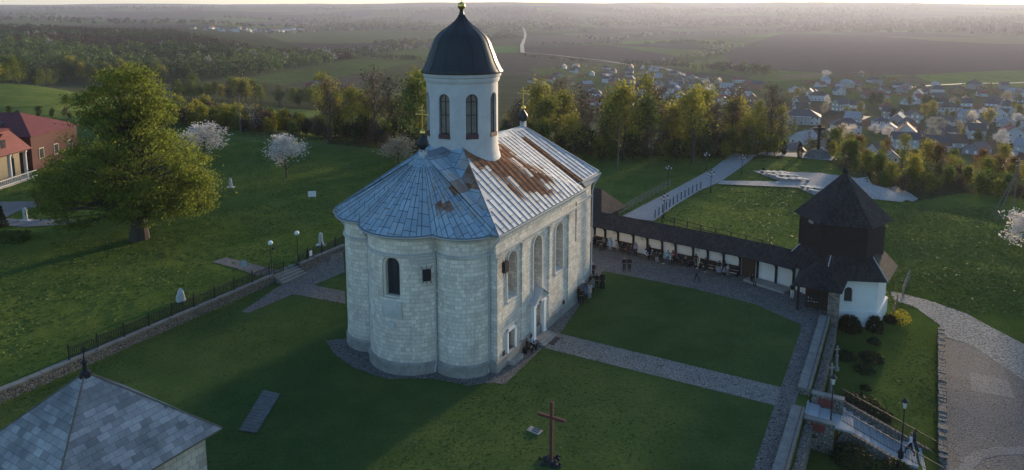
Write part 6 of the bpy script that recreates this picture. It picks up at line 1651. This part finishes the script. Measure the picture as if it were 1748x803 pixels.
person(1018.6,494,'person in black with a pale print holding something white','hold',BLK,BLK,BLK,HB,False,170,group=g1)
person(1028,493,'person in a long black robe standing at the lawn edge','stand',BLK,BLK,BLK,HB,False,190,'robe',BLK,group=g1,s=1.04)
person(1006.8,510,'person in a pale pink hooded coat and light trousers','stand',(.42,.32,.3),LGREY,WHT,HF,True,30,'coat',(.42,.32,.3),group=g1)
person(998.7,512,'person with a blue backpack in front of the group','stand',DENIM,BLK,BLK,HB,False,20,'coat',(.1,.14,.22),group=g1)
person(995.6,508,'person in a white knitted hat inside the group','stand',GREY,BLK,BLK,HB,False,160,group=g1,cap=WHT)
person(988,517,'person in a black jacket close to the church plinth','stand',BLK,BLK,BLK,HB,False,120,group=g1)
person(993,521,'person in black holding hands together nearest the apron','hold',(.02,.018,.02),BLK,BLK,HB,False,175,group=g1)
g2='people by the gallery'
person(1065.3,465,'person in a dark jacket with a light scarf at the lawn corner','hold',(.02,.02,.03),BLK,BLK,HG,False,180,group='couple at the lawn corner')
person(1074,465,'person in dark clothes with a grey bag at the lawn corner','hold',BLK,BLK,BLK,HB,False,185,'coat',(.03,.03,.035),group='couple at the lawn corner')
person(1189,483,'person in a dark grey jacket walking along the gallery','walk',(.05,.055,.06),(.025,.03,.035),BLK,HG,False,-60)
L=[(1015,424,'stand',BLK,BLK,HB,'person in black at the far left end of the gallery'),(1020,427,'sitlap',(.03,.03,.04),BLK,HB,'seated person in dark navy near the far gallery end'),(1030.5,428,'fold',GREY,BLK,HF,'person in a mid grey coat by the second bracket'),
(1041.5,429,'stand',LBLUE,LGREY,HB,'person in a pale blue long coat by the third bracket'),(1051,427,'sitlap',WHT,LGREY,HF,'seated person in white near the pale blue coat'),(1062,431,'sitlap',BLK,BLK,HB,'seated person in plain black under the third bracket'),
(1071,434,'sitlap',BRN,BLK,HB,'seated person in a brown jacket on the left bench'),(1077.5,436,'sitlap',(.05,.03,.05),DENIM,HF,'seated person in dark plum on the left bench'),(1085,438,'stand',LILAC,BLK,HB,'person in a lilac grey jacket at the bench end'),
(1101.5,443,'sitlap',WHT,BLK,HB,'seated person in a black and white top by a bracket'),(1108,442,'stand',BLK,BLK,HB,'slim person in black beside the black and white top'),(1113,444,'sitlap',GREY,BLK,HG,'seated grey haired person in a grey jacket'),
(1120,447,'sitlap',BRN,LGREY,HB,'seated person in brown with light trousers'),(1126.4,449,'sitlap',DKG,BLK,HF,'seated person in dark green with white shoes'),(1139.5,452,'stand',TEAL,DENIM,HB,'person in a teal and white striped jacket with jeans'),
(1148,452,'fold',RED,BLK,HB,'person in a dark red jacket beside the teal stripes'),(1159.4,452,'sitlap',NAVY,BLK,HB,'seated person in navy right of the red jacket'),(1169.4,455,'sitlap',BLK,BLK,HF,'seated person in black with a white scarf'),
(1187.4,458,'stand',(.05,.03,.03),BLK,HB,'tall person in dark maroon standing by a bracket'),(1203.5,465,'stand',BLK,BLK,HB,'person in black with white shoes between two brackets'),(1227,470.5,'hold',LILAC,BLK,HB,'long haired person in a lilac grey skirt and black top'),
(1236,470.5,'stand',BLK,BLK,HB,'person in a black hooded jacket beside the lilac skirt'),(1241.8,473,'fold',LGREY,GREY,HF,'short person in a pale grey jacket'),(1283,487,'sitlap',BLK,BLK,HB,'person crouching in black beside the right bench'),
(1351.6,511,'hold',DKG,WHT,HB,'person in a dark green jacket and white trousers on the podium'),(1380,522,'stand',WHT,LGREY,HG,'person in white in the shade of the tower porch')]
rr=random.Random(9)
for px,py,po_,tp,lg,hr,lb in L:
    lo='long haired' in lb or rr.random()<.35; ex=None; ec=None
    if 'skirt' in lb: ex,ec='skirt',LILAC
    if 'long coat' in lb: ex,ec='coat',LBLUE
    tt=BLK if 'skirt' in lb else tp
    p=person(px,py,lb,po_,tt,lg,WHT if 'white shoes' in lb else BLK,hr,lo,180+rr.uniform(-35,35)+(18),ex,ec,group=g2,s=.86 if 'short' in lb else 1.)
    if 'stripe' in lb:
        for k in range(2): m_=cone_mesh('white_stripe',[(.178,1.3-.13*k),(.178,1.25-.13*k)]); m_.materials[0]=cloth(WHT); link('white_stripe',m_,p)
    if 'scarf' in lb:
        m_=cone_mesh('scarf',[(.1,1.08),(.14,1.0),(.12,.93)]); m_.materials[0]=cloth(WHT); link('scarf',m_,p)
    if 'black and white' in lb:
        m_=cone_mesh('black_stripe',[(.172,.86),(.166,.78)]); m_.materials[0]=cloth(BLK); link('black_stripe',m_,p)
# pair on a bench at the church wall
sb=church_pt(4.6,-.55)
t=thing('church_bench','dark bench against the church wall between the two doors','bench',(sb[0],sb[1],.02),CRZ)
MB().box((0,0,.44),(1.7,.42,.07)).build('seat',M_darkwood,t)
for s in(-.7,.7): MB().box((s,0,.2),(.08,.38,.4)).build('leg',M_darkwood,t)
for s,lb,tp,hr in((4.2,'person in black with bare arms sitting on the church bench',BLK,HF),(4.95,'person in a pale blue top sitting on the church bench',LBLUE,HB)):
    q=church_pt(s,-.6); p=person(900,590,lb,'sitlap',tp,BLK,BLK,hr,True,0,group='pair on the church bench'); p.location=(q[0],q[1],.02); p.rotation_euler=(0,0,CRZ+math.pi)
mt=church_pt(7.2,-1.5); dm_=MB().box((0,0,0),(1.5,.9,.03)).build('door_mat',M_iron); dm_.location=(mt[0],mt[1],.04); dm_.rotation_euler=(0,0,CRZ); tag(dm_,'dark door mat on the paving in front of the church portal','mat')
# couple on the stairs
for off,lat,lb,tp,lg,hr,lo in((.70,.25,'person in a white hooded jacket going down the stone stairs',WHT,BLK,HF,True),(.745,.85,'person in a dark jacket going down the stairs beside the white one',NAVY,(.02,.025,.035),HB,False)):
    s=FL*off; c=fa0+fd*s+fn2*(lat-.5); p=person(1565,788,lb,'walk',tp,lg,BLK,hr,lo,0,group='couple on the stairs'); p.location=(c.x,c.y,fz(s)+.0); p.rotation_euler=(0,0,rzf-math.pi/2+math.pi)
person(1303,296,'person in dark clothes sitting on the farthest plank seat','sitlap',BLK,(.03,.03,.04),BLK,HB,False,140,z='g')
# ------------------------------------------------------------------ rough grass
def grass(name,xr,yr,n,keep,h,w_,lm,seed,thr=.45,freq=.35):
    rg=np.random.default_rng(seed); X=rg.uniform(*xr,n*4); Y=rg.uniform(*yr,n*4)
    m=keep(X,Y)&(fbm(X*freq,Y*freq,3,seed)+.35*(fbm(X*.05,Y*.05,2,seed+5)-.45)+rg.uniform(-.34,.34,n*4)>thr); X,Y=X[m][:n],Y[m][:n]
    Z=np.array([gz(a,b) for a,b in zip(X,Y)]); k=len(X); a=rg.uniform(0,6.28,k); s=w_*rg.uniform(.5,1.3,k); hh=h*rg.uniform(.5,1.4,k); tl=rg.normal(size=(k,2))*hh[:,None]*1.6
    dx,dy=np.cos(a)*s/2,np.sin(a)*s/2
    V=np.stack([np.stack([X-dx,Y-dy,Z-.03],1),np.stack([X+dx,Y+dy,Z-.03],1),np.stack([X+dx*1.1+tl[:,0],Y+dy*1.1+tl[:,1],Z+hh],1),np.stack([X-dx*1.1+tl[:,0],Y-dy*1.1+tl[:,1],Z+hh*.8],1)],1).reshape(-1,3)
    return struct(link(name,np_mesh(name,V,np.arange(4*k).reshape(-1,4),lm)),'stuff')
G_wild=leafmat('meadow_grass',(.1,.138,.034),.2,.15); G_lawn=leafmat('lawn_grass',(.058,.09,.027),.2,.15)
plan=[]
def offpath(X,Y):
    """grass keeps off the pavings"""
    ok=np.ones(X.shape,bool)
    for pl in PAVED: ok&=~inpoly(X,Y,pl)
    return ok
PAVED=[[(v.co.x,v.co.y) for v in o.data.vertices] for o in ()]
PAVED=[[tuple(p) for p in PL_] for PL_ in DRAPED]
grass('meadow_grass',(-105,5),(40,160),52000,lambda X,Y:(dist_left(X,Y)>.9)&offpath(X,Y)&(X>-.78*Y-6),.055,.22,G_wild,3,.47)
grass('meadow_grass',(8,75),(80,150),32000,lambda X,Y:(dist_left(X,Y)<4)&offpath(X,Y)&((Y-85.5)>-(X-9)*.78)&(X<.78*Y),.055,.22,G_wild,13,.44)
grass('meadow_grass',(40,80),(62,112),20000,lambda X,Y:offpath(X,Y)&(Y>70+.0*X)&(X<.78*Y),.055,.22,G_wild,23,.44)
grass('lawn_grass',(17,42),(38,66),4500,lambda X,Y:(dist_right(X,Y)>1.8)&offpath(X,Y)&(X<36.2+.2*(Y-46))&((X-33.7)**2+(Y-69.6)**2>34),.03,.14,G_lawn,33,.4)
grass('lawn_grass',(-38,27),(32,75),20000,lambda X,Y:(dist_left(X,Y)<-.3)&(dist_right(X,Y)<-.2)&offpath(X,Y)&~inpoly(X,Y,[church_pt(s,w)[:2] for s,w in [(-3.5,-.2),(21,-.2),(21,15.5),(-3.5,15.5)]]),.025,.14,G_lawn,43,.5,.18)
HAZE=0.7e-4; EXPO=1.3
# ------------------------------------------------------------------ light, air, view
SUN_AZ,SUN_EL=R(34),R(6.9)
w=bpy.data.worlds.new('World'); scene.world=w; w.use_nodes=True
nt=w.node_tree; bg=nt.nodes['Background']; sk=nt.nodes.new('ShaderNodeTexSky'); sk.sky_type='NISHITA'; sk.sun_disc=False
sk.sun_elevation=SUN_EL; sk.sun_rotation=SUN_AZ; sk.altitude=300; sk.air_density=1.; sk.dust_density=1.0; sk.ozone_density=3.0
nt.links.new(sk.outputs[0],bg.inputs[0]); bg.inputs[1].default_value=.15
sd=bpy.data.lights.new('sun','SUN'); so=bpy.data.objects.new('sun',sd); COL.objects.link(so)
sd.energy=4.0; sd.color=(1.,.77,.5); sd.angle=R(5.5)
d=Vector((math.sin(SUN_AZ)*math.cos(SUN_EL),math.cos(SUN_AZ)*math.cos(SUN_EL),math.sin(SUN_EL)))
so.rotation_euler=d.to_track_quat('Z','Y').to_euler(); so.location=(60,-20,90)
# the evening air
if HAZE:
    hb=MB().box((0,5200,float((HZ.min()-2+HZ.max()+25)/2)),(21000,11600,float(HZ.max()+27-HZ.min())))
    hm=bpy.data.materials.new('haze'); hm.use_nodes=True; n=hm.node_tree; n.nodes.clear()
    o_=n.nodes.new('ShaderNodeOutputMaterial'); pv=n.nodes.new('ShaderNodeVolumePrincipled')
    pv.inputs['Color'].default_value=(.76,.8,1.,1); pv.inputs['Density'].default_value=HAZE; pv.inputs['Anisotropy'].default_value=.33
    n.links.new(pv.outputs[0],o_.inputs['Volume'])
    struct(hb.build('haze',hm),'stuff')
scene.render.engine='CYCLES'
cy=scene.cycles; cy.use_denoising=True
cy.max_bounces=5; cy.diffuse_bounces=3; cy.glossy_bounces=2; cy.transmission_bounces=2; cy.volume_bounces=1; cy.transparent_max_bounces=4
cy.sample_clamp_indirect=4
try: cy.volume_max_steps=64
except Exception: pass
vs=scene.view_settings; vs.view_transform='Standard'; vs.look='None'; vs.exposure=EXPO; vs.gamma=1; vs.use_curve_mapping=False
finish_labels()
